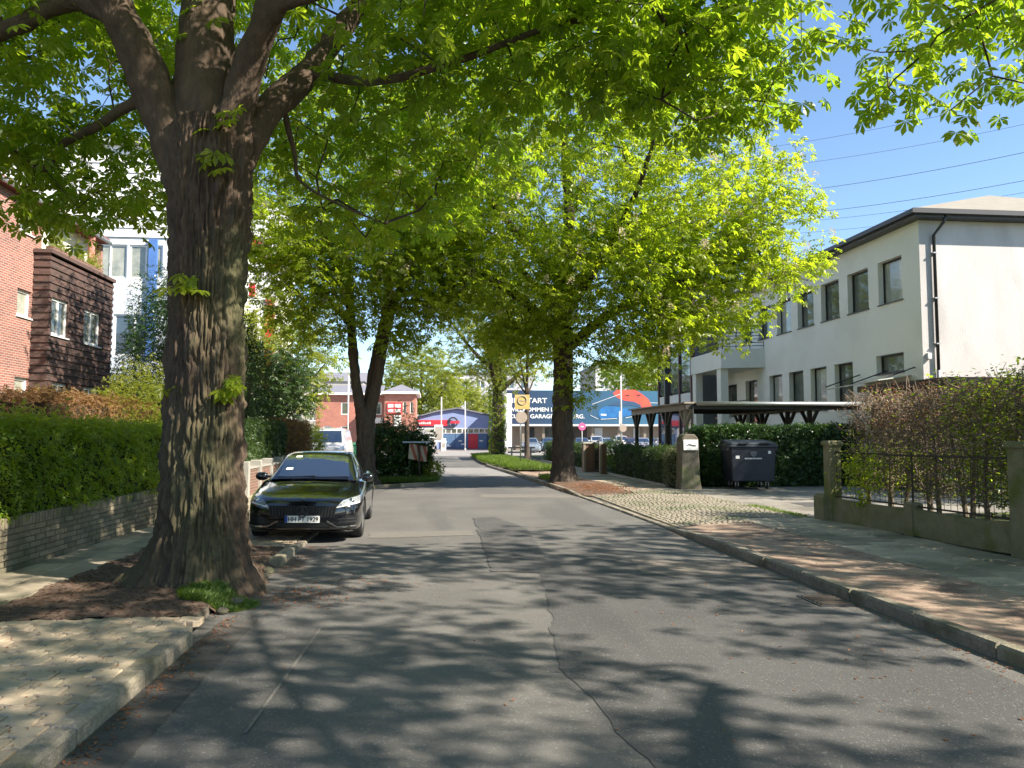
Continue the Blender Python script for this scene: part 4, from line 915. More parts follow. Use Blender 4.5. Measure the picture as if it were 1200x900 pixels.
# ---------------------------------------------------------------- white clad office behind
ob = empty('white_office_block', (-22, 48, .1), 'tall pale office block with horizontal cladding behind the brick house', 'building')
OX1 = -14.4
facade(ob, (-34, 44), (1, 0), (0, -1), 34+OX1, 0, 9.8, [(14.2, 16.0, 6.0, 8.3, 'glass_sky'), (16.6, 18.8, 6.0, 8.3, 'glass_sky'), (14.2, 16.0, 2.2, 4.4), (16.6, 18.8, 2.2, 4.4, 'glass_sky')], M('pale_blue_render', (.58, .62, .68), (.52, .56, .63), 1, .8), .12, 'frame_white', 'glass', .1)
facade(ob, (-34, 44), (1, 0), (0, -1), 34+OX1, 9.8, 12.6, [(15.4, 17.2, 10.3, 12.2, 'glass_pale'), (17.3, 19.1, 10.3, 12.2, 'glass_pale')], M('pale_panel', (.66, .67, .68), (.6, .62, .64), 1, .8), .12, 'frame_white', 'glass_pale', .1, name='upper_wall')
MB().box(-34, OX1-.05, 44.15, 62, .2, 17.6).build('core', MT['white'], ob)
for k in range(10):
    z = 12.62+k*.52; MB().hexa([(-34, 43.93, z), (OX1, 43.93, z), (OX1, 44.1, z), (-34, 44.1, z), (-34, 43.99, z+.5), (OX1, 43.99, z+.5), (OX1, 44.1, z+.5), (-34, 44.1, z+.5)]).build('cladding_board', MT['white'], ob)
MB().box(-34.3, OX1+.25, 43.6, 62, 17.85, 18.2).build('roof', M('roof_edge_grey', (.42, .42, .42), None, 3, .7), ob)
facade(ob, (OX1, 44), (0, 1), (1, 0), 18, 0, 17.8, [(1+k*3, 3+k*3, z, z+1.8) for k in range(5) for z in (2, 5.5, 9, 12.5)], MT['white'], .1, 'frame_white', 'glass_sky', .1, name='side_wall')
MB().box(OX1-1.2, OX1-.75, 43.8, 43.98, 6, 12.5).build('blue_panel', M('blue_panel', (.09, .2, .5), None, 3, .4), ob)
# red and white pylon building
rt_ = empty('red_white_tower', (-14.5, 66, .0), 'white tower with red vertical strip and red zigzag panels above the conifers', 'tower')
MB().box(-17.5, -12.6, 66, 72, 0, 21).build('wall', MT['white'], rt_)
MB().box(-13.9, -13.2, 65.86, 66, 4, 13.2).build('red_strip', MT['red'], rt_)
for k, (x, z) in enumerate(((-16.8, 18.6), (-16.0, 17.6), (-15.2, 17.0), (-14.4, 16.3), (-13.7, 15.4), (-16.4, 12.6), (-15.6, 13.3))): MB().box(x, x+.8, 65.88, 65.999, z, z+1.1).build('red_panel', MT['red'], rt_)
for k in range(6): MB().box(-17.2, -14.6, 65.9, 65.999, 2+k*1.75, 3.1+k*1.75).build('window_strip', MT['glass_sky'], rt_)

# ---------------------------------------------------------------- far red brick office
fo = empty('red_brick_office', (-4, 82, 0), 'far red brick office with hipped grey roof and red and white board', 'building')
facade(fo, (-4.75, 80), (1, 0), (0, -1), 3.2, 0, 5.9, [(1.9, 2.2, 3.9, 5.1), (2.6, 2.9, 3.9, 5.1)], MT['far_brick'], .1, 'frame_white', 'glass', .06)
facade(fo, (-12, 82.2), (1, 0), (0, -1), 7.3, 0, 5.9, [(.8, 1.6, 1.2, 2.6), (2.6, 3.4, 1.2, 2.6), (4.6, 5.4, 1.2, 2.6), (6.0, 6.8, 1.2, 2.6), (2.6, 3.4, 3.8, 5.1), (4.6, 5.4, 3.8, 5.1), (6.0, 6.8, 3.8, 5.1)], MT['far_brick'], .1, 'frame_white', 'glass', .1)
facade(fo, (-4.72, 80), (0, 1), (-1, 0), 2.2, 0, 5.9, [], MT['far_brick'], name='return_wall'); facade(fo, (-1.55, 80), (0, 1), (1, 0), 8, 0, 5.9, [], MT['far_brick'], name='side_wall')
grr = M('grey_roof', (.2, .2, .23), (.16, .16, .19), 3, .8)
q = MB(); z = 6.12; P = [(-5, 79.6, z), (-1.2, 79.6, z), (-1.2, 89, z), (-5, 89, z), (-3.1, 81.8, z+.9), (-3.1, 87, z+.9)]
for f_ in ((0, 1, 4), (1, 2, 5, 4), (2, 3, 5), (3, 0, 4, 5)): q.face([P[i] for i in f_])
q.face([(-12.3, 81.8, z-.02), (-5, 81.8, z-.02), (-5, 85.5, z+1.0), (-12.3, 85.5, z+1.0)]); rq = q.build('roof', grr, fo)
MB().box(-5.05, -1.15, 79.55, 89, 5.9, 6.12).box(-12.35, -5.05, 81.75, 89, 5.88, 6.1).build('eaves', MT['white'], rq)
sg_ = MB().box(-4.5, -3.0, 79.9, 79.97, 3.85, 5.0).build('sign_board', MT['red'], fo)
for (x0, x1, z0, z1) in ((-4.4, -3.85, 4.5, 4.85), (-3.7, -3.1, 4.5, 4.85), (-4.4, -3.85, 3.98, 4.32), (-3.7, -3.1, 3.98, 4.32)): MB().box(x0, x1, 79.88, 79.9, z0, z1).build('white_field', MT['white'], sg_)
MB().box(-3.75, -3.05, 79.9, 79.97, 2.6, 3.7).build('white_board', MT['white'], fo); MB().box(-6.6, -5.0, 82.0, 82.15, 2.9, 3.5).build('name_board', MT['white'], fo)
# ---------------------------------------------------------------- blue workshop with gable
wk = empty('blue_workshop', (3, 92, 0), 'low blue gabled workshop with red fascia, round emblem and glazed doors', 'building')
blu = M('workshop_blue', (.24, .30, .5), (.21, .27, .46), 1, .7); dblu = M('door_blue', (.09, .17, .30), (.07, .14, .26), 2, .5)
poly = [(-3.2, 92, 0), (9.2, 92, 0), (9.2, 92, 3.5), (3.2, 92, 4.75), (.8, 92, 4.4), (-3.2, 92, 3.3)]
MB().prism(poly, (0, 12, 0)).build('wall', blu, wk)
for a, b in (((-3.4, 3.32), (.8, 4.44)), ((.8, 4.44), (3.2, 4.8)), ((3.2, 4.8), (9.4, 3.5))):
    MB().hexa([(a[0], 91.7, a[1]), (b[0], 91.7, b[1]), (b[0], 104, b[1]), (a[0], 104, a[1]), (a[0], 91.7, a[1]+.16), (b[0], 91.7, b[1]+.16), (b[0], 104, b[1]+.16), (a[0], 104, a[1]+.16)]).build('roof', grr, wk)
MB().box(-2.4, 2.0, 91.75, 91.97, 2.75, 3.45).build('red_fascia', MT['red'], wk)
for k in range(9): MB().box(-2.1+k*.24, -1.95+k*.24, 91.71, 91.75, 2.95, 3.0+.14*(1+(k*7 % 3)/3)).build('white_mark', MT['white'], wk)
q = MB(); q.lathe([(.62, 0), (.62, .12), (.45, .12), (.45, 0)], 24); q.v = [(x+2.6, 91.8-z, 3.2+y) for x, y, z in q.v]; em = q.build('round_emblem', MT['dark_metal'], wk)
MB().box(2.3, 3.4, 91.64, 91.7, 3.05, 3.35).build('emblem_bar', MT['red'], em)
for k in range(9):
    x = 1.2+k*.66; MB().box(x, x+.5, 91.9, 91.97, 1.95, 2.4).build('window', MT['glass'], wk)
MB().box(1.1, 7.4, 91.93, 91.99, 1.85, 2.5).build('window_band', MT['white'], wk)
for x0, x1, m_ in ((1.15, 2.9, dblu), (2.95, 4.4, dblu), (4.45, 5.6, MT['red']), (5.65, 6.6, dblu), (6.7, 7.6, M('door_navy', (.03, .06, .11), None, 2, .5))): MB().box(x0, x1, 91.9, 91.98, .05, 1.8).build('door', m_, wk)
for x, z in ((1.5, .8), (2.0, .3), (3.3, .9), (3.6, .5), (5.8, .9)): MB().box(x, x+.4, 91.86, 91.9, z, z+.16).build('white_print', MT['white'], wk)
for k in range(2):
    x = -2.3+k*1.55; d_ = MB().box(x, x+1.45, 91.9, 91.98, .05, 2.6).build('roller_door', MT['white'], wk)
    for r_ in range(4): MB().box(x+.12, x+1.33, 91.86, 91.9, .45+r_*.52, .82+r_*.52).build('pane', MT['glass_pale'], d_)
# pale canopy block over the workshop and white gate pillar
wp = empty('white_gate_pillar', (8.3, 82, 0), 'bright white square pillar beside the lettered end of the banner', 'pillar')
MB().cbox(7.85, 8.6, 81.6, 82.6, 0, 6.1, .03).build('shaft', MT['white'], wp); MB().cbox(7.75, 8.7, 81.5, 82.7, 0, .25, .03).build('base', MT['concrete'], wp)
# ---------------------------------------------------------------- banner hall
bn = empty('car_hall', (18, 86, 0), 'long low car hall carrying a wide dark blue printed banner', 'building')
hallm = M('hall_brown', (.27, .22, .17), (.22, .18, .14), 2, .8)
MB().box(8.7, 36, 86, 105, 0, 6.55).build('wall', hallm, bn)
bx0, bx1, bz0, bz1 = gy(594, 480, 85).x, 27.4, 2.9, 6.65
bm_ = M('banner_blue', (.014, .026, .07), (.028, .115, .2), .06, .55); _t = bm_.node_tree; _g = _t.nodes.new('ShaderNodeNewGeometry'); _s = _t.nodes.new('ShaderNodeSeparateXYZ'); _m = _t.nodes.new('ShaderNodeMapRange'); _m.inputs[1].default_value = 8; _m.inputs[2].default_value = 24
_t.links.new(_g.outputs['Position'], _s.inputs[0]); _t.links.new(_s.outputs[0], _m.inputs[0]); _r0 = [n_ for n_ in _t.nodes if n_.type == 'VALTORGB'][0]; _t.links.new(_m.outputs[0], _r0.inputs[0]); _r0.color_ramp.elements[0].position = 0; _r0.color_ramp.elements[1].position = 1     # printed navy-to-blue fade
bb = MB().box(bx0, bx1, 84.9, 85.1, bz0, bz1).build('banner', bm_, bn)
MB().box(bx0, bx1, 84.7, 86, 2.66, 2.88).build('canopy_edge', MT['lamp_grey'], bn)
for x in (10.1, 12.4, 15, 18, 21, 24, 27): MB().box(x, x+.28, 85.2, 85.5, 0, 2.66).build('post', hallm, bn)
for x0, x1, m_ in ((10.6, 11.6, MT['frame_dark']), (12.8, 14.6, MT['glass']), (15.6, 17.6, M('hall_dim', (.07, .055, .045), None, 2, .8)), (18.5, 19.4, MT['lamp_grey']), (23, 23.7, MT['lamp_grey'])): MB().box(x0, x1, 85.9, 85.98, .1, 2.5).build('door', m_, bn)
rx = (math.pi/2, 0, 0)
def btext(s, px0, px1, yb, sz): a = gy(px0, yb, 84.88); b = gy(px1, yb, 84.88); text(s, sz, (a.x, 84.88, a.z), rx, MT['white'], bn, 'lettering', .01, .012, b.x-a.x)
btext('NEUSTART', 595, 641, 472, .78); btext('WILLKOMMEN IN DER', 596, 668, 482, .62); btext('CUPRA GARAGE HAMBURG.', 597, 685, 490, .62)
def bpoly(pts, mat, dy, name):
    P = [gy(690+a/10, 445+b/10, 84.9-dy) for a, b in pts]; MB().prism(P, (0, -.012, 0)).build(name, mat, bb)
bpoly([(280, 160), (330, 120), (540, 118), (620, 165), (700, 230), (745, 330), (620, 330), (600, 290), (520, 255), (420, 245), (340, 215)], M('banner_red', (.75, .06, .05), (.68, .1, .05), 1, .6), 0, 'red_figure')
bpoly([(560, 175), (600, 172), (608, 185), (572, 192)], MT['dark_metal'], .014, 'dark_stroke'); bpoly([(430, 180), (470, 176), (474, 190), (438, 194)], MT['dark_metal'], .014, 'dark_stroke')
bpoly([(110, 390), (130, 345), (180, 315), (270, 310), (350, 320), (390, 335), (560, 340), (620, 330), (560, 400), (380, 440), (140, 460), (115, 420)], M('printed_car_blue', (.03, .18, .42), (.02, .1, .28), .8, .4), .014, 'printed_car')
bpoly([(230, 300), (300, 262), (420, 245), (540, 258), (610, 300), (612, 325), (480, 300), (350, 305)], M('printed_roof', (.04, .09, .17), None, 1, .4), .014, 'printed_roof')
bpoly([(140, 400), (205, 402), (207, 420), (142, 418)], MT['white'], .03, 'printed_plate')
for (a, b) in (((40, 285), (370, 165)), ((40, 285), (20, 415)), ((20, 415), (110, 458)), ((140, 460), (330, 452)), ((430, 445), (560, 420)), ((720, 268), (880, 272))):
    bpoly([a, b, (b[0], b[1]+5), (a[0], a[1]+5)], MT['white'], .03, 'white_line')
# flats behind
fl = empty('flat_block', (14, 150, 0), 'grey and white apartment block rising behind the workshop', 'building')
facade(fl, (2, 150), (1, 0), (0, -1), 18, 0, 13.6, [(1+k*2.9, 2.6+k*2.9, z, z+1.5) for k in range(6) for z in (5.2, 8, 10.8)], M('flat_grey', (.45, .45, .47), (.40, .40, .42), .6, .8), .15, 'frame_white', 'glass_sky', .12)
facade(fl, (33, 152), (1, 0), (0, -1), 14, 0, 15.5, [(1+k*2.6, 2.6+k*2.6, z, z+1.5) for k in range(5) for z in (8, 11, 13.2)], M('flat_white', (.6, .6, .6), None, .6, .8), .15, 'frame_white', 'glass_sky', .12)
MB().box(2, 20, 150.3, 165, .1, 13.6).build('core', MT['concrete'], fl); MB().box(33, 47, 152.3, 168, .1, 15.5).build('core', MT['concrete'], fl)
MB().box(1.8, 20.2, 149.8, 165, 13.62, 13.9).box(32.8, 47.2, 151.8, 168, 15.52, 15.8).build('roof', grr, fl)
# houses and greenery that close the horizon
for k, (x, y, w_, h_, lab) in enumerate(((-60, 120, 42, 9, 'long dim block behind the white clad office'), (58, 105, 40, 9, 'long dim block beyond the end of the car hall'), (-33, 150, 40, 12, 'pale slab block far beyond the brick office'))):
    hb = empty('distant_block', (x, y, 0), lab, 'building')
    facade(hb, (x-w_/2, y), (1, 0), (0, -1), w_, 0, h_, [(1+i*3.2, 2.6+i*3.2, z, z+1.4) for i in range(int(w_/3.4)) for z in (1.2, 4.4, 7.4) if z+1.6 < h_], M('distant_render', (.4, .37, .33), (.34, .31, .28), .5, .9), .12, 'frame_white', 'glass', .12)
    MB().hexa([(x-w_/2-.3, y-.3, h_), (x+w_/2+.3, y-.3, h_), (x+w_/2+.3, y+10, h_), (x-w_/2-.3, y+10, h_), (x-w_/2-.3, y+3.5, h_+2), (x+w_/2+.3, y+3.5, h_+2), (x+w_/2+.3, y+6, h_+2), (x-w_/2-.3, y+6, h_+2)]).build('roof', grr, hb)
    MB().box(x-w_/2, x+w_/2, y+.3, y+9.8, .1, h_).build('core', MT['concrete'], hb)
# ================================================================ HEDGES AND SHRUBS
def hedge(name, x0, x1, y0, y1, z0, z1, n, size, leafm, label, tmpl=TWIN, rough=.12, group=None, corem=None, topjit=.06, cat='hedge', ntop=.3, twigs=200):
    h = empty(name, ((x0+x1)/2, (y0+y1)/2, z0), label, cat, group)
    ins = .14
    V = []; F = []
    # lumpy inner body of shaded growth
    bm = bmesh.new(); bmesh.ops.create_cube(bm, size=1); bmesh.ops.subdivide_edges(bm, edges=bm.edges, cuts=9, use_grid_fill=True)
    for v in bm.verts:
        p = Vector((lerp(x0+ins, x1-ins, v.co.x+.5), lerp(y0+ins, y1-ins, v.co.y+.5), lerp(z0, z1-ins, v.co.z+.5)))
        d = noise.noise_vector(p*2.3)*.09; v.co = p+d-WL[h]
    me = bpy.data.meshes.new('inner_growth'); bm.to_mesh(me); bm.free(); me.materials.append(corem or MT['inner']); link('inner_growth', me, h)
    ar = np.array([(y1-y0)*(z1-z0)]*2+[(x1-x0)*(z1-z0)]*2+[(x1-x0)*(y1-y0)*1.3]); f = RNG.choice(5, n, p=ar/ar.sum()); u = RNG.uniform(0, 1, (n, 3)); dep = np.abs(RNG.normal(0, rough, n))-.05
    P = np.stack([lerp(x0, x1, u[:, 0]), lerp(y0, y1, u[:, 1]), lerp(z0, z1, u[:, 2])], 1); N = np.zeros((n, 3))
    for k, (axn, val, sg) in enumerate(((0, x0, -1), (0, x1, 1), (1, y0, -1), (1, y1, 1), (2, z1, 1))):
        s_ = f == k; P[s_, axn] = val-sg*dep[s_]; N[s_, axn] = sg
    lump = np.array([noise.noise((p[0]*1.4, p[1]*1.4, p[2]*1.4)) for p in P]); P += N*lump[:, None]*.1
    P[:, 2] += np.where(f == 4, np.abs(RNG.normal(0, topjit, n)), 0)
    ax = N*.5+RNG.normal(size=(n, 3))*.6+np.array((0, 0, -.15)); nr = N+np.array((0, 0, .7))+RNG.normal(size=(n, 3))*.5
    rn = np.clip(.5+.7*lump+RNG.normal(0, .25, n), 0, 1)
    leafpart(h, 'foliage', *scatter(tmpl, P, ax, nr, size*RNG.uniform(.6, 1.3, n), rn), leafm)
    return h
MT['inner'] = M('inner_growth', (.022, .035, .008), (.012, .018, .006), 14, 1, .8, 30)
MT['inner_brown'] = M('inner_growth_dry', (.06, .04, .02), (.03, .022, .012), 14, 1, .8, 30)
hg = hedge('green_hedge', -6.1, -4.83, 4.5, 19.2, .66, 1.74, 40000, .062, LM['hedge'], 'long clipped bright green hedge growing on the grey brick wall')
# longer shoots on the near part of the hedge top
n = 1700; P = np.stack([RNG.uniform(-6, -4.95, n), 8.6+RNG.uniform(0, 1, n)**1.3*3.4, 1.72+np.abs(RNG.normal(0, .14, n))], 1)
leafpart(hg, 'top_shoots', *scatter(QUAD, P, RNG.normal(size=(n, 3))+np.array((0, 0, .3)), RNG.normal(size=(n, 3)), RNG.uniform(.05, .1, n), RNG.uniform(.5, 1, n)), LM['yellow'])
hedge('dry_beech_hedge', -10.5, -8.2, 17.6, 24.5, .35, 2.5, 22000, .06, LM['redbush'], 'rust-brown clipped hedge behind the long green hedge', corem=MT['inner_brown'], topjit=.1)
hedge('dark_leaf_hedge', -6.2, -4.95, 20.6, 27, .8, 1.95, 15000, .075, LM['dark'], 'dark leafy hedge above the red brick wall with concrete piers')
hedge('copper_hedge', -6.0, -5.0, 27, 33, .5, 2.1, 7000, .08, LM['redbush'], 'reddish shrub row beyond the dark leafy hedge', corem=MT['inner_brown'])
hedge('laurel_hedge', 8.25, 13.3, 22.5, 24.2, .1, 1.82, 26000, .075, LM['laurel'], 'glossy dark laurel hedge behind the wheeled waste container')
hedge('yew_hedge', 7.15, 7.75, 22.9, 30.0, .1, 1.18, 9000, .055, LM['dark'], 'low dark hedge between the stone pillar and the brick gate')
hedge('privet_hedge', 6.9, 7.5, 33.2, 47, .1, 1.15, 8000, .07, LM['dark'], 'low trimmed hedge beyond the small brick gate')
hedge('light_bush', 7.1, 7.7, 22.3, 23.0, .1, 1.15, 1600, .06, LM['olive'], 'small pale bush beside the stone pillar', cat='bush')
def bush(name, c, r_, n, size, leafm, label, tmpl=TWIN, cat='shrub', stems=5, group=None, conical=0, shell=.35):
    b = empty(name, (c[0], c[1], c[2]), label, cat, group)
    d = nv(RNG.normal(size=(n, 3))); rr = RNG.uniform(shell, 1, n)**.6; lump = np.array([noise.noise((q[0]*2.2+c[0], q[1]*2.2, q[2]*2.2)) for q in d]); rr = rr*(1+.45*lump)
    P = np.array((c[0], c[1], c[2]+r_[2]))+d*rr[:, None]*np.array(r_)
    if conical: t = np.clip((P[:, 2]-c[2])/(2*r_[2]), 0, 1); P[:, :2] = np.array(c[:2])+(P[:, :2]-np.array(c[:2]))*(1.25-conical*t)[:, None]
    P = P[P[:, 2] > c[2]+.02]; n = len(P)
    ax = nv(P-np.array((c[0], c[1], c[2]+r_[2])))*.6+RNG.normal(size=(n, 3))*.6
    leafpart(b, 'foliage', *scatter(tmpl, P, ax, RNG.normal(size=(n, 3))*.6+np.array((0, 0, 1)), size*RNG.uniform(.6, 1.3, n), RNG.uniform(0, 1, n)), leafm)
    for k in range(stems):
        a = random.uniform(0, 6.28); e = Vector((c[0]+math.cos(a)*r_[0]*.5, c[1]+math.sin(a)*r_[1]*.5, c[2]+r_[2]*1.2)); s0 = Vector((c[0]+math.cos(a)*.06, c[1]+math.sin(a)*.06, c[2]-.03))
        MB().tube([s0, s0.lerp(e, .5)+Vector((0, 0, .15)), e], [.03, .022, .01], 5).build('stem', MT['twig'], b)
    return b
bush('conifer', (-6.6, 27.5, .3), (1.5, 1.5, 2.9), 15000, .08, LM['dark'], 'dark feathery conifer behind the parked black car', 'QUAD' and QUAD, 'conifer', conical=.7)
bush('conifer', (-9.5, 30, .3), (1.5, 1.5, 3.4), 12000, .09, LM['dark'], 'taller dark conifer under the red and white tower', QUAD, 'conifer', conical=.6)
bush('dark_evergreen', (-11.4, 34, .3), (1.9, 1.9, 4.2), 13000, .1, LM['laurel'], 'dark evergreen climbing past the corner of the clinker bay', TWIN, 'tree', conical=.5)
bush('golden_bush', (-8.0, 22.5, .3), (1.7, 1.8, 1.7), 9000, .06, LM['yellow'], 'loose golden-green bush between the rust hedge and the big chestnut')
bush('lime_bush', (-10.8, 24.6, .3), (1.5, 1.6, 1.35), 6000, .07, LM['yellow'], 'bright lime bush in front of the clinker bay')
bush('young_shrub', (-7.8, 10.7, .35), (.9, 1.1, 1.02), 1500, .085, LM['yellow'], 'bright leafy shrub poking over the near end of the green hedge')
bush('lime_shrub', (-5.2, 34.0, .3), (.7, .8, .95), 2500, .08, LM['yellow'], 'small lime green shrub by the white van')
# island shrubs
bush('cherry_laurel', (-1.5, 27.4, .08), (1.0, 1.0, 1.0), 4200, .1, LM['laurel'], 'glossy cherry laurel on the island at the foot of the forked chestnut')
bush('cherry_laurel', (-.55, 27.9, .08), (.8, .9, .9), 3200, .1, LM['laurel'], 'glossy cherry laurel on the island beside the striped barrier')
bush('sparse_shrub', (-1.1, 29.6, .08), (.9, .9, 1.35), 1300, .09, LM['olive'], 'taller sparse greyish shrub behind the cherry laurels', shell=.1)
bush('low_plants', (.05, 27.6, .08), (.4, .7, .35), 1100, .09, LM['yellow'], 'low yellow-green plants by the island kerb', QUAD, 'plant', stems=0)
bush('round_shrub', (-3.2, 76, 0), (1.3, 1.0, .95), 1600, .16, LM['hedge'], 'rounded green shrub before the far brick office')
bush('palm_shrub', (19.2, 21.5, 3.0), (.9, .9, .75), 900, .16, LM['olive'], 'grey-green feathery shrub rising over the dark shed roof', QUAD, shell=.05)
bush('garden_bush', (8.1, 33.5, .1), (.8, 1.2, .7), 2000, .08, LM['hedge'], 'fresh green bush behind the yew hedge')
# closing greenery at the left distance
bush('big_shrub', (-16, 40, .2), (3, 2.5, 2.4), 7000, .13, LM['dark'], 'broad dark shrub far behind the rust hedge')
# ---------------------------------------------------------------- bare beech hedge behind the concrete fence
bt = empty('beech_hedge', (8.4, 11, .14), 'tall twiggy beech hedge with dry brown leaves behind the concrete fence', 'hedge')
x0, x1, y0, y1, z1 = 7.75, 9.0, 5.0, 13.9, 2.42
stems = []
for k in range(26):
    y = y0+.2+k*.345; x = 8.35+random.uniform(-.15, .2); p = Vector((x, y, .1)); e = p+Vector((random.uniform(-.15, .15), random.uniform(-.2, .2), 1.5)); t_ = e+Vector((random.uniform(-.3, .3), random.uniform(-.35, .35), .75))
    MB().tube([p, p.lerp(e, .5)+Vector((random.uniform(-.06, .06), random.uniform(-.06, .06), 0)), e, t_], [.045, .038, .024, .012], 6).build('stem', MT['beech_twig'], bt); stems.append(([p, e, t_], [.04, .024, .012]))
m = 2600; T = np.stack([RNG.uniform(x0, x1, m), RNG.uniform(y0, y1, m), .55+RNG.uniform(0, 1, m)**.75*(z1-.5)], 1); T[:, 2] += .16*np.clip((12.5-T[:, 1])/4, 0, 1.2)
sg = grow(stems, T, .0055, .16, .3); wood(bt, sg, MT['beech_twig'], 3)
m = 8000; A0 = np.stack([RNG.uniform(x0, x1, m), RNG.uniform(y0, y1, m), .5+RNG.uniform(0, 1, m)**.6*(z1-.62)], 1); A0[:, 2] += .16*np.clip((12.5-A0[:, 1])/4, 0, 1.2)
D_ = nv(RNG.normal(size=(m, 3))+np.array((0, 0, .5)))*RNG.uniform(.12, .38, (m, 1)); M_ = A0+D_*.5+RNG.normal(size=(m, 3))*.03
V1, F1_ = sticks(np.concatenate([A0, M_]), np.concatenate([M_, A0+D_]), np.repeat([.0075, .0058], m), np.repeat([.0058, .0035], m), 3)
q = link('twig_tangle', arrmesh('twig_tangle', V1-np.array(WL[bt]), F1_, MT['beech_twig']), bt); q['kind'] = 'stuff'
e = sg[4]; hi = e[:, 2] > 1.75; left = e[:, 1] > 11.2
e = np.concatenate([e, (A0+D_)[::2]]); hi = e[:, 2] > 1.75; left = e[:, 1] > 11.2
br = e[(hi & left) | ((e[:, 2] > 2.1) & (RNG.uniform(size=len(e)) < .5))]; A = leaves_at(br, br-np.array((0, 0, .1)), 3, .1, .05, (-.2, .4)); leafpart(bt, 'dry_leaves', *scatter(QUAD, *A), LM['brown'])
gr = e[((e[:, 1] < 11.3+.5*e[:, 0]-4.2) & (e[:, 2] > .9) & (RNG.uniform(size=len(e)) < .7)) | ((e[:, 2] < 1.45) & (e[:, 1] > 12.0) & (e[:, 0] < 8.3) & (RNG.uniform(size=len(e)) < .5)) | (RNG.uniform(size=len(e)) < .08) | ((e[:, 2] < 1.4) & (RNG.uniform(size=len(e)) < .4))]
A = leaves_at(gr, gr-np.array((0, 0, .1)), 5, .16, .075, (-.1, .6)); leafpart(bt, 'new_leaves', *scatter(QUAD, *A), LM['bright'])
# a spray of lime leaves pushing through the railing at the first pier
n = 420; P = np.stack([RNG.normal(7.42, .1, n), RNG.normal(12.65, .33, n), np.clip(RNG.normal(1.05, .2, n), .5, 1.5)], 1)
n2 = 60; P = np.concatenate([P, np.stack([RNG.normal(7.36, .05, n2), RNG.normal(12.55, .1, n2), RNG.uniform(.42, .7, n2)], 1)]); n += n2
leafpart(bt, 'leaf_spray', *scatter(QUAD, P, np.array((-.6, 0, -.5))+RNG.normal(size=(n, 3))*.5, np.array((-.5, -.3, 1))+RNG.normal(size=(n, 3))*.4, RNG.uniform(.06, .1, n), RNG.uniform(.3, 1, n)), LM['bright'])
# shaded garden growth behind it
bush('shade_shrub', (10.6, 12.2, .14), (1.2, 2.0, .7), 3000, .09, LM['dark'], 'low dark shrub in the garden behind the beech hedge')
bush('shade_shrub', (10.4, 8.2, .14), (1.2, 2.2, .65), 3000, .09, LM['dark'], 'spreading dark shrub behind the near end of the beech hedge')

# ---------------------------------------------------------------- grass and litter
def grass(name, pts, hgt, label, mat='grass'):
    pts = np.asarray(pts); n = len(pts); a = RNG.uniform(0, 6.28, n); w_ = .008*RNG.uniform(.6, 1.4, n)*(1+hgt); h_ = hgt*RNG.uniform(.5, 1.3, n)
    d = np.stack([np.cos(a), np.sin(a), 0*a], 1); s_ = np.stack([-np.sin(a), np.cos(a), 0*a], 1)
    V = np.stack([pts-s_*w_[:, None], pts+s_*w_[:, None], pts+d*(h_*.25)[:, None]+np.array((0, 0, 1))*(h_*.6)[:, None]+s_*(w_*.6)[:, None], pts+d*(h_*.7)[:, None]+np.array((0, 0, 1))*h_[:, None]], 1).reshape(-1, 3)
    T = (np.array([(0, 1, 2), (0, 2, 3)])[None]+(np.arange(n)*4)[:, None, None]).reshape(-1, 3)
    o = link(name, arrmesh(name, V, T, LM[mat], np.repeat(RNG.uniform(0, 1, n), 4))); return tag(o, label, 'grass', kind='stuff')
n = 26000; y = RNG.uniform(33.2, 57, n); x = RNG.uniform(3.0, 6, n); k = (x > 3.72-(y-28.6)*.057+.2) & (x < 5.5-.02*(y-33)); x, y = x[k], y[k]
grass('verge_grass', np.stack([x, y, .10+.06*np.sin(np.clip((x-3)/2.4, 0, 1)*np.pi)], 1), .22, 'lush grass on the verge under the far street trees')
n = 5000; grass('island_grass', np.stack([RNG.uniform(-2.6, .25, n), RNG.uniform(26.1, 27.8, n), np.full(n, .07)], 1), .16, 'grass on the island in front of the cherry laurels')
n = 9000; r_ = np.sqrt(RNG.uniform(0, 1, n)); a = RNG.uniform(0, 6.28, n); gxp = -2.02+r_*np.cos(a)*.36; gyp = 7.78+r_*np.sin(a)*.30
grass('weed_tuft', np.stack([gxp, gyp, np.array([pitz(p, q) for p, q in zip(gxp, gyp)])-.01], 1)[:3600], .07, 'small bright green weed patch at the foot of the big chestnut', 'grass')
n = 1500; gxp = 4.0+RNG.uniform(0, 1, n)*1.0; gyp = 25.6+RNG.uniform(0, 1, n)*3
grass('pit_grass', np.stack([gxp, gyp, np.full(n, .1)], 1), .14, 'thin grass around the foot of the blossoming chestnut')
# moss and weeds along the setts
n = 900; grass('joint_weeds', np.stack([RNG.normal(7.1, .08, n), RNG.uniform(14.2, 16.5, n), np.full(n, .085)], 1), .05, 'low weeds in the joint between setts and driveway')
def litter(name, pts, size, mat, label):
    pts = np.asarray(pts); n = len(pts); nr = np.array((0, 0, 1.))+RNG.normal(size=(n, 3))*.28
    V, T, rn = scatter(QUAD, pts, RNG.normal(size=(n, 3))*np.array((1, 1, .12)), nr, size*RNG.uniform(.4, 1.4, n), RNG.uniform(0, 1, n)); o = link(name, arrmesh(name, V, T, mat, rn)); return tag(o, label, 'leaf litter', kind='stuff')
pts = []
def add(n, fx, fy, z): pts.append(np.stack([fx(n), fy(n), np.full(n, z)], 1))
U = RNG.uniform; NN = RNG.normal
add(600, lambda n: NN(-1.35, .3, n), lambda n: NN(8.15, .28, n), .008); add(200, lambda n: NN(-.75, .35, n), lambda n: NN(8.75, .3, n), .008)
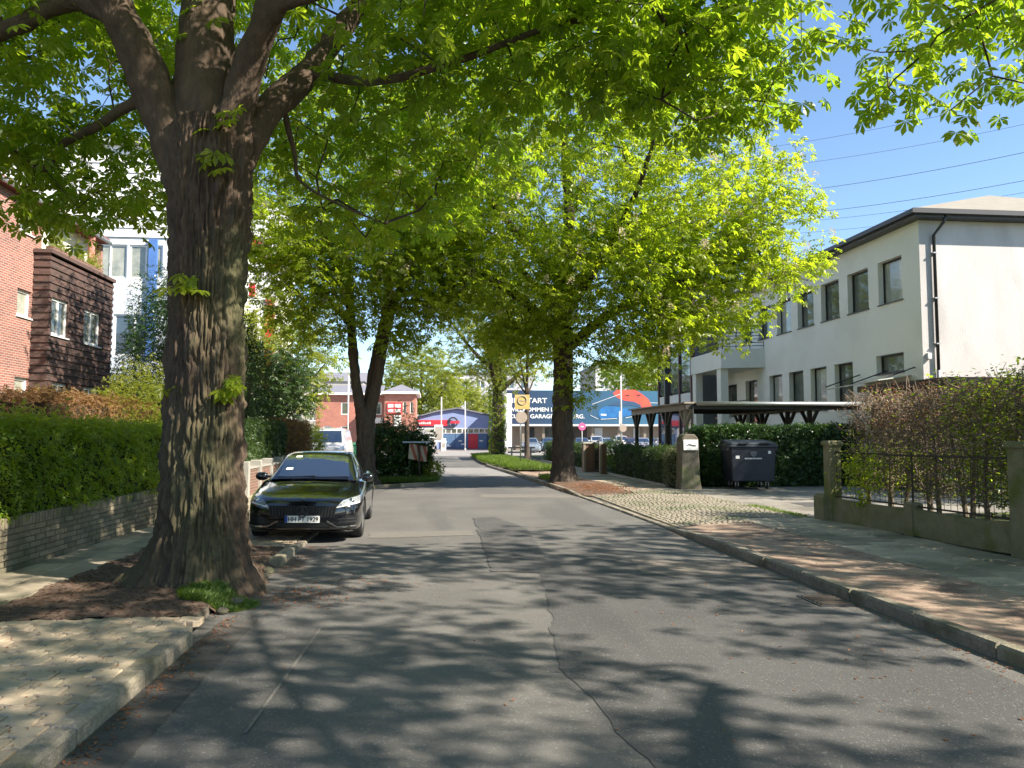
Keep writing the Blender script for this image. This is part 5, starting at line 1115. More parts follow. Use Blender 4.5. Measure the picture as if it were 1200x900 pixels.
add(500, lambda n: -1.82+np.abs(NN(0, .09, n)), lambda n: U(3, 7.4, n), .01); add(500, lambda n: NN(-1.7, .1, n), lambda n: U(9.4, 11.8, n), .01)
add(420, lambda n: 4.12-np.abs(NN(0, .12, n)), lambda n: U(3, 13, n), .01); add(160, lambda n: U(-1.5, 4, n), lambda n: U(3, 16, n), .009)
add(120, lambda n: U(2.6, 4.1, n), lambda n: U(4, 8, n), .009)
litter('leaf_litter', np.concatenate(pts), .03, LM['brown'], 'dry brown leaves and bud scales strewn along the gutters')
n = 3800; lx = U(-3.9, -1.9, n); ly = U(7.0, 11.2, n); lz = np.array([pitz(a, b) for a, b in zip(lx, ly)])+.006
k = (lx < -2.05) | ((ly > 7.2) & (ly < 10)); litter('tree_pit_litter', np.stack([lx, ly, lz], 1)[k], .04, leafmat('old_litter', (.07, .042, .028), (.17, .095, .058), (.1, .06, .03), (.2, .1, .05), .2, .8), 'dark bud scales and leaf crumbs on the soil round the trunk')
n = 900; litter('pavement_litter', np.stack([U(4.35, 7.2, n), U(4, 13, n), np.full(n, .118)], 1), .028, LM['brown'], 'scattered leaf crumbs on the gravel and slabs by the concrete fence')
n = 1500; litter('mulch_litter', np.stack([NN(4.9, .5, n), NN(22.3, 1.1, n), np.full(n, .135)], 1), .06, LM['brown'], 'orange-brown leaf litter in the bed of the blossoming chestnut')
n = 500; litter('paver_litter', np.stack([U(-3.6, -2.05, n), U(3.5, 6.9, n), np.full(n, .112)], 1), .022, LM['brown'], 'crumbs of dry leaf on the zigzag pavers')
# ================================================================ CARS
def cr(P, t):
    """Catmull-Rom through rows of P (n,k) at parameters t in [0,n-1]"""
    P = np.asarray(P, float); n = len(P); i = np.clip(np.floor(t).astype(int), 0, n-2); u = (t-i)[:, None]
    a = P[np.maximum(i-1, 0)]; b = P[i]; c = P[i+1]; d = P[np.minimum(i+2, n-1)]
    return .5*(2*b+(c-a)*u+(2*a-5*b+4*c-d)*u**2+(-a+3*b-3*c+d)*u**3)
# y, bottom z, half-width sill, half-width widest, z widest, half-width shoulder, z shoulder, half-width top edge, z top edge, z top centre
BODY = [(.00, .24, .62, .66, .42, .62, .60, .40, .655, .672),
        (.07, .20, .73, .77, .42, .73, .62, .50, .70, .715),
        (.22, .17, .80, .835, .43, .80, .665, .60, .745, .765),
        (.50, .17, .835, .872, .46, .845, .73, .66, .80, .825),
        (.90, .17, .84, .886, .52, .855, .80, .70, .865, .893),
        (1.40, .17, .84, .888, .55, .86, .86, .74, .935, .957),
        (2.10, .17, .84, .886, .56, .86, .89, .76, .95, .96),
        (2.80, .17, .84, .886, .57, .865, .90, .77, .96, .97),
        (3.40, .18, .84, .89, .60, .87, .915, .76, .98, .985),
        (3.95, .19, .83, .885, .62, .86, .93, .73, .995, 1.01),
        (4.35, .22, .78, .84, .64, .82, .92, .66, 1.0, 1.025),
        (4.58, .28, .70, .75, .62, .73, .86, .56, .97, .99),
        (4.64, .36, .60, .64, .60, .62, .78, .45, .86, .87)]
def car_body_mesh(ny=72, cutw=True):
    rows = cr(BODY, np.linspace(0, len(BODY)-1, ny)); V = []; F = []; prof = 17
    for r_ in rows:
        y, zb, ws, ww, zw, wsh, zsh, wt, zt, zc = r_
        K = [(0, zb), (ws*.6, zb), (ws, zb+.03), (ww, zw), (wsh, zsh), (wt, zt), (wt*.5, zc-.006), (0, zc)]
        half = cr(K, np.linspace(0, 7, prof)); half[0] = (0, zb); half[:, 0] = np.clip(half[:, 0], 0, None)
        full = [(x, z) for x, z in half]+[(-x, z) for x, z in half[-2:0:-1]]
        V += [(x, y, z) for x, z in full]
    n = 2*prof-2
    for i in range(ny-1):
        for j in range(n): a = i*n+j; b = i*n+(j+1) % n; F.append((a, b, b+n, a+n))
    F.append(tuple(range(n))); F.append(tuple(range((ny-1)*n, ny*n))[::-1])
    me = bpy.data.meshes.new('body'); me.from_pydata(V, [], F)
    bm = bmesh.new(); bm.from_mesh(me); bmesh.ops.recalc_face_normals(bm, faces=bm.faces); bm.to_mesh(me); bm.free()
    me.polygons.foreach_set('use_smooth', [True]*len(me.polygons)); return me
WHY = (.86, 3.56); WR = .325
def cut_arches(me):
    o = bpy.data.objects.new('b', me); COL.objects.link(o)
    cs_ = []
    for y in WHY:
        for s_ in (-1, 1):
            mb = MB(); mb.lathe([(.0, 0), (WR+.045, 0), (WR+.045, .3), (0, .3)], 28); mb.v = [(s_*(.66+z), y+a, WR+b) for a, b, z in mb.v]; c = mb.build('c', MT['black']); cs_.append(c)
            m_ = o.modifiers.new('b', 'BOOLEAN'); m_.object = c; m_.operation = 'DIFFERENCE'; m_.solver = 'EXACT'
    dg = bpy.context.evaluated_depsgraph_get(); dg.update(); me2 = bpy.data.meshes.new_from_object(o.evaluated_get(dg))
    for c in cs_: bpy.data.objects.remove(c)
    bpy.data.objects.remove(o); return me2
BODYM = cut_arches(car_body_mesh())
_bm = car_body_mesh(); BVH = BVHTree.FromPolygons([v.co for v in _bm.vertices], [tuple(p.vertices) for p in _bm.polygons])
def fy(x, z, off):
    h = BVH.ray_cast(Vector((x, -3, z)), Vector((0, 1, 0))); p = h[0] if h[0] else Vector((x, .6, z)); return p+(h[1]*off if h[0] else Vector())
def sx(y, z, s_, off):
    h = BVH.ray_cast(Vector((s_*3, y, z)), Vector((-s_, 0, 0))); p = h[0] if h[0] else Vector((s_*.85, y, z)); return p+(h[1]*off if h[0] else Vector())
def front_patch(poly, off, nx=10):
    """quad patch given by 4 front-view corners (x,z), laid on the body"""
    mb = MB(); a, b, c, d = [Vector((*p, 0)) for p in poly]
    for i in range(nx):
        for j in range(4):
            q = []
            for u, v in ((i/nx, j/4), ((i+1)/nx, j/4), ((i+1)/nx, (j+1)/4), (i/nx, (j+1)/4)):
                p = a.lerp(b, u).lerp(d.lerp(c, u), v); q.append(fy(p.x, p.y, off))
            mb.face(q)
    return mb
# greenhouse rings: y, half-width belt, z belt, half-width roof, z roof side, z roof centre
GH = [(1.18, .70, .93, .66, .95, .955), (1.55, .735, .945, .60, 1.165, 1.18), (1.98, .75, .955, .555, 1.355, 1.385), (2.5, .755, .96, .55, 1.405, 1.432), (3.1, .745, .97, .53, 1.36, 1.39), (3.65, .715, .985, .50, 1.20, 1.225), (4.12, .66, 1.0, .52, 1.03, 1.04)]
def gh_eval(t, s_):
    """t along the roof, s in [-1..1] from left belt over the roof to right belt"""
    y, wb, zb, wr, zr_, zc = cr(GH, np.array([t]))[0]; a = abs(s_)
    if a > .5: u = (a-.5)/.5; x = lerp(wr, wb, u); z = lerp(zr_, zb, u); x += .03*math.sin(math.pi*u)
    else: u = a/.5; x = wr*u; z = lerp(zc, zr_, u**2.2)
    return Vector((math.copysign(x, s_) if s_ else 0, y, z))
def gh_patch(t0, t1, s0, s1, off, nt=8, ns=8, trap=None):
    mb = MB(); G_ = []
    for i in range(nt+1):
        row = []
        for j in range(ns+1):
            t = lerp(t0, t1, i/nt); s_ = lerp(s0, s1, j/ns)
            if trap: t, s_ = trap(i/nt, j/ns)
            p = gh_eval(t, s_); e = 1e-3; n = (gh_eval(min(t+e, 5.999), s_)-p).cross(gh_eval(t, s_+e)-p); n = n.normalized() if n.length > 0 else Vector((0, 0, 1))
            if n.dot(p-Vector((0, 2.6, .8))) < 0: n = -n
            row.append(p+n*off)
        G_.append(row)
    for i in range(nt):
        for j in range(ns): mb.face([G_[i][j], G_[i+1][j], G_[i+1][j+1], G_[i][j+1]])
    return mb
def weld(o):
    bm = bmesh.new(); bm.from_mesh(o.data); bmesh.ops.remove_doubles(bm, verts=bm.verts, dist=.0006); bmesh.ops.recalc_face_normals(bm, faces=bm.faces); bm.to_mesh(o.data); bm.free(); return o
MT['grille'] = M('grille_metal', (.10, .105, .115), None, 3, .25, metallic=.9)
CGLASS = M('car_glass', (.012, .016, .02), None, 3, .02, spec=1.0, coat=.6); CGLASS.node_tree.nodes['Principled BSDF'].inputs['IOR'].default_value = 2.3
LENS = M('headlight_glass', (.35, .37, .40), (.12, .13, .15), 30, .06, spec=1, coat=1)
def car(name, loc, rz, paint, label, group=None, full=False, roll=0, scale=(1, 1, 1)):
    r_ = empty(name, loc, label, 'car', group, rz); r_.rotation_euler = (0, roll, rz); r_.scale = scale
    def add(mb, nm, m_, par=None, smooth=True, w_=True):
        o = mb.build(nm, m_, par or r_, smooth=smooth, local=True, fixn=not w_)
        return weld(o) if w_ else o
    me = BODYM.copy(); me.materials.clear(); me.materials.append(paint); body = link('body', me, r_)
    add(gh_patch(0, 6, -1, 1, 0, 36, 24), 'cabin', paint)
    add(gh_patch(.25, 1.85, -.46, .46, .005, 10, 12), 'windscreen', CGLASS)
    add(gh_patch(4.25, 5.7, -.44, .44, .005, 8, 10), 'rear_window', CGLASS)
    for s_ in (-1, 1):
        add(gh_patch(0, 1, 0, 1, .005, 8, 4, lambda u, v, s_=s_: (lerp(lerp(.95, 2.35, u), lerp(1.95, 2.4, u), v), s_*lerp(.94, .57, v))), 'side_window', CGLASS)
        add(gh_patch(0, 1, 0, 1, .005, 8, 4, lambda u, v, s_=s_: (lerp(lerp(2.5, 4.9, u), lerp(2.52, 4.1, u), v), s_*lerp(.94, .57, v))), 'side_window', CGLASS)
        # mirror
        mm = MB(); mm.lathe([(0, -.12), (.05, -.11), (.075, -.04), (.075, .05), (.05, .11), (0, .12)], 12); mm.v = [(s_*(.89+z*.85), 1.42+y*.8, .985+x) for x, y, z in mm.v]
        mo = add(mm, 'wing_mirror', paint); a_ = MB(); a_.box(min(s_*.74, s_*.88), max(s_*.74, s_*.88), 1.38, 1.46, .96, 1.0); add(a_, 'mirror_arm', MT['black'], mo, False, False)
        for y in WHY:
            w_ = MB(); w_.lathe([(.20, .0), (.30, -.005), (WR, .02), (WR, .18), (.30, .205), (.20, .20)], 28); w_.v = [(s_*(.67+z), y+a, WR+b) for a, b, z in w_.v]; wo = add(w_, 'wheel', MT['tyre'])
            rm = MB(); rm.lathe([(.215, .17), (.205, .195), (.19, .15), (.05, .15), (.05, .185), (0.001, .185)], 24); rm.v = [(s_*(.67+z), y+a, WR+b) for a, b, z in rm.v]; add(rm, 'rim', MT['galv'] if full else MT['chrome'], wo)
            if full:
                for k in range(5):
                    an = k*2*math.pi/5; sp_ = MB(); c_, s2 = math.cos(an), math.sin(an); P = []
                    for rr2, ww2 in ((.05, .035), (.2, .022)):
                        for q in (-1, 1):
                            for zz in (.16, .19): P.append((s_*(.67+zz), y+c_*rr2-s2*ww2*q, WR+s2*rr2+c_*ww2*q))
                    sp_.hexa([P[0], P[2], P[6], P[4], P[1], P[3], P[7], P[5]]); add(sp_, 'spoke', MT['galv'], wo, False, False)
        # headlight
        hl = add(front_patch([(s_*.49, .565), (s_*.845, .635), (s_*.835, .745), (s_*.60, .685)], .006, 10), 'headlight', LENS if full else MT['chrome'])
        if full:
            add(front_patch([(s_*.50, .57), (s_*.83, .637), (s_*.83, .655), (s_*.52, .588)], .012, 10), 'light_bar', MT['white'], hl)
            pj = MB(); pj.lathe([(.001, -.02), (.035, -.012), (.045, .01)], 14); c_ = fy(s_*.72, .672, .004); pj.v = [(c_.x+a, c_.y+z, c_.z+b) for a, b, z in pj.v]; add(pj, 'projector', MT['chrome'], hl)
        if full:
            ik = add(front_patch([(s_*.50, .30), (s_*.79, .31), (s_*.80, .46), (s_*.60, .44)], .005, 8), 'air_intake', MT['black'])
            for zz in (.34, .39): add(front_patch([(s_*.54, zz), (s_*.79, zz+.01), (s_*.79, zz+.022), (s_*.54, zz+.012)], .012, 8), 'louvre', MT['dark_metal'], ik)
            add(front_patch([(s_*.36, .345), (s_*.52, .262), (s_*.52, .285), (s_*.375, .375)], .014, 5), 'trim_strip', MT['chrome']); add(front_patch([(s_*.52, .258), (s_*.80, .272), (s_*.80, .30), (s_*.52, .283)], .014, 8), 'trim_strip', MT['chrome'])
            # door gaps and handles
            for y in (1.52, 2.62, 3.42):
                g_ = MB()
                for k in range(10):
                    z0_, z1_ = lerp(.26, .88, k/10), lerp(.26, .88, (k+1)/10); g_.face([sx(y, z0_, s_, .002), sx(y+.012, z0_, s_, .002), sx(y+.012, z1_, s_, .002), sx(y, z1_, s_, .002)])
                add(g_, 'door_gap', MT['black'])
            for y in (2.4, 3.3):
                h_ = MB()
                for k in range(5): a_, b_ = y+k*.036, y+(k+1)*.036; h_.face([sx(a_, .765, s_, .022), sx(b_, .765, s_, .022), sx(b_, .79, s_, .022), sx(a_, .79, s_, .022)]); h_.face([sx(a_, .765, s_, .0), sx(b_, .765, s_, .0), sx(b_, .765, s_, .022), sx(a_, .765, s_, .022)])
                add(h_, 'door_handle', paint)
            sk_ = MB()
            for k in range(14): a_, b_ = 1.25+k*.135, 1.25+(k+1)*.135; sk_.face([sx(a_, .2, s_, .012), sx(b_, .2, s_, .012), sx(b_, .25, s_, .008), sx(a_, .25, s_, .008)])
            add(sk_, 'sill_trim', MT['galv'])
    if full:
        gr_ = add(front_patch([(-.46, .415), (.46, .415), (.53, .60), (-.53, .60)], .004, 20), 'grille', MT['black'])
        for k in range(22):
            x = -.475+k*.0452
            if abs(x) < .06: continue
            add(front_patch([(x-.006, .435), (x+.006, .435), (x*1.06+.006, .59), (x*1.06-.006, .59)], .02, 1), 'grille_bar', MT['grille'], gr_, False)
        add(front_patch([(-.42, .22), (.42, .22), (.36, .33), (-.36, .33)], .004, 12), 'lower_intake', MT['black'])
        add(front_patch([(-.80, .195), (.80, .195), (.78, .212), (-.78, .212)], .02, 24), 'front_lip', MT['black'])
        y0 = fy(0, .51, .03).y-.015
        st = MB(); st.tube([(.085*math.cos(a), y0, .515+.085*math.sin(a)) for a in np.linspace(0, 2*math.pi, 25)], .008, 6)
        so_ = add(st, 'emblem_ring', MT['dark_metal'], gr_)
        for a in (90, 210, 330): q = MB(); c_, s2 = math.cos(R(a)), math.sin(R(a)); q.hexa([(-s2*.014, y0, .515+c_*.014), (s2*.014, y0, .515-c_*.014), (s2*.014, y0+.012, .515-c_*.014), (-s2*.014, y0+.012, .515+c_*.014), (c_*.083-s2*.003, y0, .515+s2*.083+c_*.003), (c_*.083+s2*.003, y0, .515+s2*.083-c_*.003), (c_*.083+s2*.003, y0+.012, .515+s2*.083-c_*.003), (c_*.083-s2*.003, y0+.012, .515+s2*.083+c_*.003)]); add(q, 'emblem_spoke', MT['dark_metal'], gr_, False, False)
        # bonnet badge, bonnet creases, wipers
        bd = MB(); bd.lathe([(.001, .006), (.024, .004), (.026, 0)], 14); c_ = fy(0, .69, .004); bd.v = [(a, c_.y+.01+b*.6, c_.z+.012+z) for a, b, z in bd.v]; add(bd, 'bonnet_badge', MT['chrome'])
        py = fy(0, .36, .0).y-.02
        pt = MB().box(-.26, .26, py, py+.012, .335, .445); po = add(pt, 'number_plate', MT['white'], None, False, False)
        add(MB().box(-.26, -.222, py-.002, py, .337, .443), 'blue_band', M('plate_blue', (.02, .07, .4), None, 2, .4), po, False, False)
        add(MB().box(-.275, .275, py+.004, py+.02, .322, .458), 'plate_holder', MT['black'], po, False, False)
        q = text('HH PT 1929', .095, (0, 0, 0), (math.pi/2, 0, 0), MT['black'], None, 'plate_text', .001, .0018, .455); q.parent = po; q.location = (-.212, py-.003, .358)
        for x0_, x1_ in ((-.5, .02), (-.02, .52)):
            wp_ = MB().tube([gh_eval(.14, -.4*x0_*0+x0_*.9)+Vector((0, -.02, .015)), gh_eval(.22, x1_*.85)+Vector((0, -.02, .02))], .009, 5); add(wp_, 'wiper', MT['black'], None, False, False)
        im = MB(); p = gh_eval(1.68, 0); im.box(-.1, .1, p.y+.06, p.y+.1, p.z-.13, p.z-.06); add(im, 'interior_mirror', MT['black'], None, False, False)
        for x0_, t_ in ((-.34, 1.62), (-.40, .7)): add(gh_patch(t_, t_+.14, x0_, x0_+.09, .007, 2, 2), 'windscreen_sticker', MT['white'])
    return r_
BLK = M('black_paint', (.005, .006, .009), None, 3, .12, spec=.6, coat=1)
car('black_sedan', (-1.93, 12.0, .015), R(1.5), BLK, 'glossy black sedan parked half on the kerb beside the big chestnut', full=True, roll=R(1.1), scale=(.985, 1, .945))
PC_ = dict(blue=M('paint_blue', (.06, .12, .2), None, 2, .2, coat=1), white=M('paint_white', (.72, .72, .72), None, 2, .25, coat=1), grey=M('paint_grey', (.2, .24, .28), None, 2, .2, coat=1), dark=M('paint_dark', (.02, .022, .028), None, 2, .2, coat=1), ice=M('paint_ice', (.36, .44, .55), None, 2, .2, coat=1))
row = [(624, 73, 'grey', 1, 'teal-grey car parked before the dark hall doors'), (645, 78, 'blue', 1, 'blue car parked half hidden behind the blossoming chestnut trunk'), (684, 76, 'blue', 1, 'dark blue car parked behind the round pink sign'), (703, 78, 'white', 1.12, 'white car parked between two blue cars at the hall'), (718, 72, 'ice', 1, 'steel blue car parked beside the tall lamp post'), (733, 79, 'white', 1.15, 'tall white car parked behind the steel blue one'), (745, 78, 'dark', 1, 'black car parked under the end of the banner'), (757, 74, 'ice', 1, 'pale blue car parked behind the carport posts'), (770, 78, 'dark', 1, 'dark car parked behind the pale blue one'), (783, 75, 'white', 1, 'white car parked beside the dark carport post')]
for px, Y, c_, k, lb in row: p = gy(px, 520, Y); car('parked_car', (p.x, Y, -.03), R(random.uniform(-6, 6)), PC_[c_], lb, 'cars parked before the hall', scale=(1, 1, k))
p = gy(503, 520, 84); car('parked_car', (p.x, 84, -.03), R(70), PC_['white'], 'white car standing before the roller doors of the workshop', scale=(1, 1, 1.05))
# white van behind the black sedan
vn = empty('white_van', (-4.9, 36, .0), 'white van with rounded roof standing behind the black sedan', 'van')
mb = MB(); secs = [(35.2, .55, .75, .9, .8), (35.35, .35, .95, 1.1, .9), (36.0, .3, .98, 1.25, .92), (36.8, .3, 1.0, 1.9, .82), (37.6, .3, 1.0, 2.0, .82), (39.5, .3, 1.0, 2.0, .82), (40.1, .35, .98, 1.9, .8)]
for i, (y, zb, w_, zt, wt) in enumerate(secs):
    ring = [(-w_, zb), (w_, zb), (w_*1.0, .95 if zt > 1 else zt*.7), (wt, zt-.08), (wt*.7, zt), (-wt*.7, zt), (-wt, zt-.08), (-w_, .95 if zt > 1 else zt*.7)]
    mb.v += [(-4.9+x, y, z) for x, z in ring]
for i in range(len(secs)-1):
    for j in range(8): a = i*8+j; b = i*8+(j+1) % 8; mb.f.append((a, b, b+8, a+8))
mb.f += [tuple(range(8)), tuple(range(48, 56))]; mb.m = [0]*len(mb.f); mb.build('body', PC_['white'], vn, smooth=False)
MB().hexa([(-5.75, 36.1, 1.3), (-4.05, 36.1, 1.3), (-4.15, 36.68, 1.83), (-5.65, 36.68, 1.83), (-5.75, 36.06, 1.33), (-4.05, 36.06, 1.33), (-4.15, 36.64, 1.86), (-5.65, 36.64, 1.86)]).build('windscreen', CGLASS, vn)
for x in (-5.6, -4.2):
    for y in (36.1, 39.2): q = MB(); q.lathe([(0.001, 0), (.32, 0), (.32, .2), (0.001, .2)], 18); q.v = [(x-.1+z, y+a, .32+b) for a, b, z in q.v]; q.build('wheel', MT['tyre'], vn)
for x in (-5.6, -4.35): MB().box(x, x+.2, 35.13, 35.2, .7, .85).build('headlight', MT['chrome'], vn)

# ================================================================ STREET FURNITURE
# wheeled waste container
wc = empty('waste_container', (9.25, 21.75, .1), 'dark blue four-wheeled waste container with stickers standing before the laurel hedge', 'container', rz=R(-4))
def at_(mb, nm, m_, par=None, sm=False, bv=0): return mb.build(nm, m_, par or wc, smooth=sm, local=True, bevel=bv)
bd = MB(); lo, hi = (.61, .42), (.665, .50)
bd.hexa([(-lo[0], -lo[1], .22), (lo[0], -lo[1], .22), (lo[0], lo[1], .22), (-lo[0], lo[1], .22), (-hi[0], -hi[1], 1.22), (hi[0], -hi[1], 1.22), (hi[0], hi[1], 1.22), (-hi[0], hi[1], 1.22)]); body = at_(bd, 'body', MT['bin'], bv=.03)
for z, t in ((.5, .28), (.8, .58)): 
    a, b = lerp(lo[0], hi[0], t), lerp(lo[1], hi[1], t); at_(MB().box(-a-.006, a+.006, -b-.008, -b+.02, z, z+.012), 'rib', MT['bin'], body)
at_(MB().box(-.70, .70, -.54, .54, 1.20, 1.27), 'rim', MT['bin_lid'], None, bv=.015)
ld = MB(); ld.hexa([(-.68, -.53, 1.275), (.68, -.53, 1.275), (.68, .52, 1.30), (-.68, .52, 1.30), (-.64, -.44, 1.35), (.64, -.44, 1.35), (.64, .46, 1.42), (-.64, .46, 1.42)]); lid = at_(ld, 'lid', MT['bin_lid'], bv=.02)
for x in (-.3, .3): at_(MB().box(x-.13, x+.13, -.58, -.50, 1.30, 1.335), 'lid_handle', MT['rubber'], lid)
for s_ in (-1, 1):
    q = MB(); q.lathe([(.001, 0), (.045, 0), (.045, .06), (.001, .06)], 12); q.v = [(s_*(.66+z), b*1-.1, 1.13+a) for a, b, z in q.v]; at_(q, 'lifting_pin', MT['rubber'], body)
    at_(MB().box(s_*.69-.02, s_*.69+.02, -.42, .42, 1.10, 1.20), 'side_grip', MT['bin_lid'], body)
    for yy in (-.3, .3):
        x = s_*.44; q = MB(); q.lathe([(.03, -.022), (.085, -.025), (.1, -.012), (.1, .012), (.085, .025), (.03, .022)], 18); q.v = [(x+z, yy+.04+a, .1+b) for a, b, z in q.v]; ws = at_(q, 'wheel', MT['rubber'], None, True)
        at_(MB().hexa([(x-.045, yy-.03, .2), (x+.045, yy-.03, .2), (x+.045, yy+.03, .2), (x-.045, yy+.03, .2), (x-.05, yy-.05, .23), (x+.05, yy-.05, .23), (x+.05, yy+.05, .23), (x-.05, yy+.05, .23)]).box(x-.045, x-.033, yy-.01, yy+.06, .08, .205).box(x+.033, x+.045, yy-.01, yy+.06, .08, .205), 'caster_fork', MT['galv'], ws)
def onf(x0, x1, z0, z1, nm, m_, off=.006):
    t0, t1 = (z0-.22), (z1-.22); y0, y1 = -lerp(lo[1], hi[1], t0)-off, -lerp(lo[1], hi[1], t1)-off
    return at_(MB().hexa([(x0, y0, z0), (x1, y0, z0), (x1, y0+.01, z0), (x0, y0+.01, z0), (x0, y1, z1), (x1, y1, z1), (x1, y1+.01, z1), (x0, y1+.01, z1)]), nm, m_, body)
onf(-.52, -.41, .88, .965, 'sticker', MT['white']); onf(.42, .50, 1.02, 1.10, 'sticker', MT['white']); onf(-.26, .24, .865, .90, 'grey_bar', MT['lamp_grey'])
q = MB(); y_ = -.50; q.prism([(-.1, y_, 1.09), (-.085, y_+.02, .99), (0, y_+.035, .915), (.085, y_+.02, .99), (.1, y_, 1.09), (.05, y_-.002, 1.075), (0, y_-.003, 1.09), (-.05, y_-.002, 1.075)], (0, -.012, 0)); at_(q, 'crest', M('crest_grey', (.13, .14, .17), None, 3, .5), body)

# stone gate pillar with name plate
sp_ = empty('stone_gate_pillar', (7.5, 22.0, .09), 'weathered stone gate pillar with a white plate beside the laurel hedge', 'pillar')
mb = MB(); mb.prism([(7.18, 21.72, 0), (7.84, 21.72, 0), (7.80, 21.74, .4), (7.76, 21.76, 1.55), (7.66, 21.76, 1.68), (7.36, 21.76, 1.68), (7.26, 21.76, 1.55), (7.22, 21.74, .4)], (0, .5, 0)); mb.v = [(x+.02*noise.noise((x*5, y*5, z*5)), y+.02*noise.noise((z*5, x*5, y)), z) for x, y, z in mb.v]
mb.build('shaft', MT['stone'], sp_, bevel=.03); pp = MB().box(7.30, 7.73, 21.70, 21.73, 1.22, 1.52).build('plate', MT['white'], sp_)
MB().prism([(7.38, 21.695, 1.36), (7.46, 21.695, 1.40), (7.55, 21.695, 1.375), (7.66, 21.695, 1.355), (7.67, 21.695, 1.33), (7.56, 21.695, 1.345), (7.46, 21.695, 1.365), (7.38, 21.695, 1.345)], (0, -.006, 0)).build('plate_mark', MT['dark_metal'], pp)
# brick gate posts and iron gate
for (a, b, lab) in (((6.75, 30.3), (7.0, 30.55), 'dark brick gate post with pale edge at the end of the yew hedge'), ((6.5, 32.3), (6.95, 32.8), 'square dark brick gate post before the privet hedge')):
    g_ = empty('gate_post', ((a[0]+b[0])/2, (a[1]+b[1])/2, .08), lab, 'gate post'); MB().box(a[0], b[0], a[1], b[1], 0, 1.28).build('shaft', MT['gate_brick'], g_); MB().cbox(a[0]-.05, b[0]+.05, a[1]-.05, b[1]+.05, 1.28, 1.36, .02).build('cap', MT['concrete'], g_)
    MB().box(a[0]-.03, a[0]+.06, a[1]-.03, a[1]+.06, 0, 1.275).build('corner_strip', MT['grey_wood'], g_)
gt = empty('iron_gate', (6.9, 31.4, .08), 'narrow black bar gate between two brick posts', 'gate')
for k in range(7): y = 30.7+k*.24; MB().tube([(6.88, y, .12), (6.88, y, 1.15)], .014, 5).build('bar', MT['iron'], gt)
for z in (.2, 1.1): MB().tube([(6.88, 30.6, z), (6.88, 32.28, z)], .018, 5).build('rail', MT['iron'], gt)
# kerb edging under the hedges
for y0_, y1_ in ((22.6, 30.2), (33, 47)): struct(MB().cbox(7.0 if y0_ < 30 else 6.75, 7.1 if y0_ < 30 else 6.85, y0_, y1_, 0, .17, .01).build('edging', MT['concrete']))

# carport
cp = empty('carport', (10.8, 28.4, .1), 'open timber carport with Y-braced posts and flat roof behind the laurel hedge', 'carport')
def ypost(x, y, m_, along_y=True, z=2.5):
    p = MB().box(x-.065, x+.065, y-.065, y+.065, .0, z).build('post', m_, cp)
    for s_ in (-1, 1):
        dx, dy = (0, s_) if along_y else (s_, 0); a = Vector((x, y, 1.85)); b = Vector((x+dx*.62, y+dy*.62, z-.005)); n_ = Vector((dy, dx, 0))*.05; t = Vector((0, 0, .11))
        MB().hexa([a-n_-t*0, a+n_, b+n_-t*.0, b-n_, a-n_+t, a+n_+t, b+n_+Vector((-dx, -dy, 0))*.11, b-n_+Vector((-dx, -dy, 0))*.11]).build('brace', m_, p)
for y in (25.35, 27.45, 29.55, 31.65): ypost(8.62, y, MT['grey_wood'] if y < 26 else MT['black_wood'])
for y in (25.4, 27.05, 29.25, 31.4): ypost(13.05, y, MT['black_wood'])
for x in (8.62, 13.05): MB().box(x-.08, x+.08, 24.9, 32.2, 2.5, 2.70).build('beam', MT['grey_wood'], cp)
MB().box(8.45, 14.6, 24.88, 25.0, 2.52, 2.66).build('front_beam', MT['black_wood'], cp)
MB().tube([(8.8, 24.80, 2.70), (14.7, 24.80, 2.71)], .075, 10).build('gutter', MT['galv'], cp, smooth=True)
MB().box(8.4, 14.6, 24.85, 32.25, 2.705, 2.76).build('roof_deck', MT['grey_wood'], cp)
for y in np.arange(25.5, 32, .8): MB().box(8.7, 14.4, y, y+.07, 2.56, 2.70).build('rafter', MT['black_wood'], cp)
MB().tube([(8.68, 24.85, 2.66), (8.68, 24.85, .2)], .04, 8).build('downpipe', MT['dark_metal'], cp)

# ---------------------------------------------------------------- signs and posts
def pole(parent, p, h_, r_, m_, name='pole'): return MB().tube([p, (p[0], p[1], p[2]+h_)], r_, 10).build(name, m_, parent, smooth=True)
def disc(parent, c, r_, t, m_, name, n=24): q = MB(); q.lathe([(0.001, 0), (r_, 0), (r_, t), (0.001, t)], n); q.v = [(c[0]+x, c[1]-z, c[2]+y) for x, y, z in q.v]; return q.build(name, m_, parent)
b = gz(610, 546, .1); ys = empty('zone_sign', (b.x, b.y, .1), 'square faded yellow zone sign on a grey pole above a round sign back', 'sign'); pole(ys, b, 3.6, .035, MT['galv'])
c0 = gy(612, 471, b.y-.06); c1 = gy(611, 489, b.y-.06)
pn = MB().box(c0.x-.38, c0.x+.38, b.y-.07, b.y-.045, c0.z-.37, c0.z+.37).build('panel', MT['yellow'], ys); q = MB().tube([(c0.x+.22*math.cos(a), b.y-.08, c0.z+.08+.22*math.sin(a)) for a in np.linspace(0, 6.283, 25)], .025, 6); q.build('ring', MT['signback'], pn); MB().box(c0.x-.12, c0.x+.12, b.y-.083, b.y-.07, c0.z+.04, c0.z+.09).build('bar', MT['signback'], pn)
q = disc(ys, (c1.x, b.y-.05, c1.z), .30, .02, MT['signback'], 'round_sign_back'); q.data.transform(Matrix.Diagonal((.72, 1, 1.25, 1))) if False else None
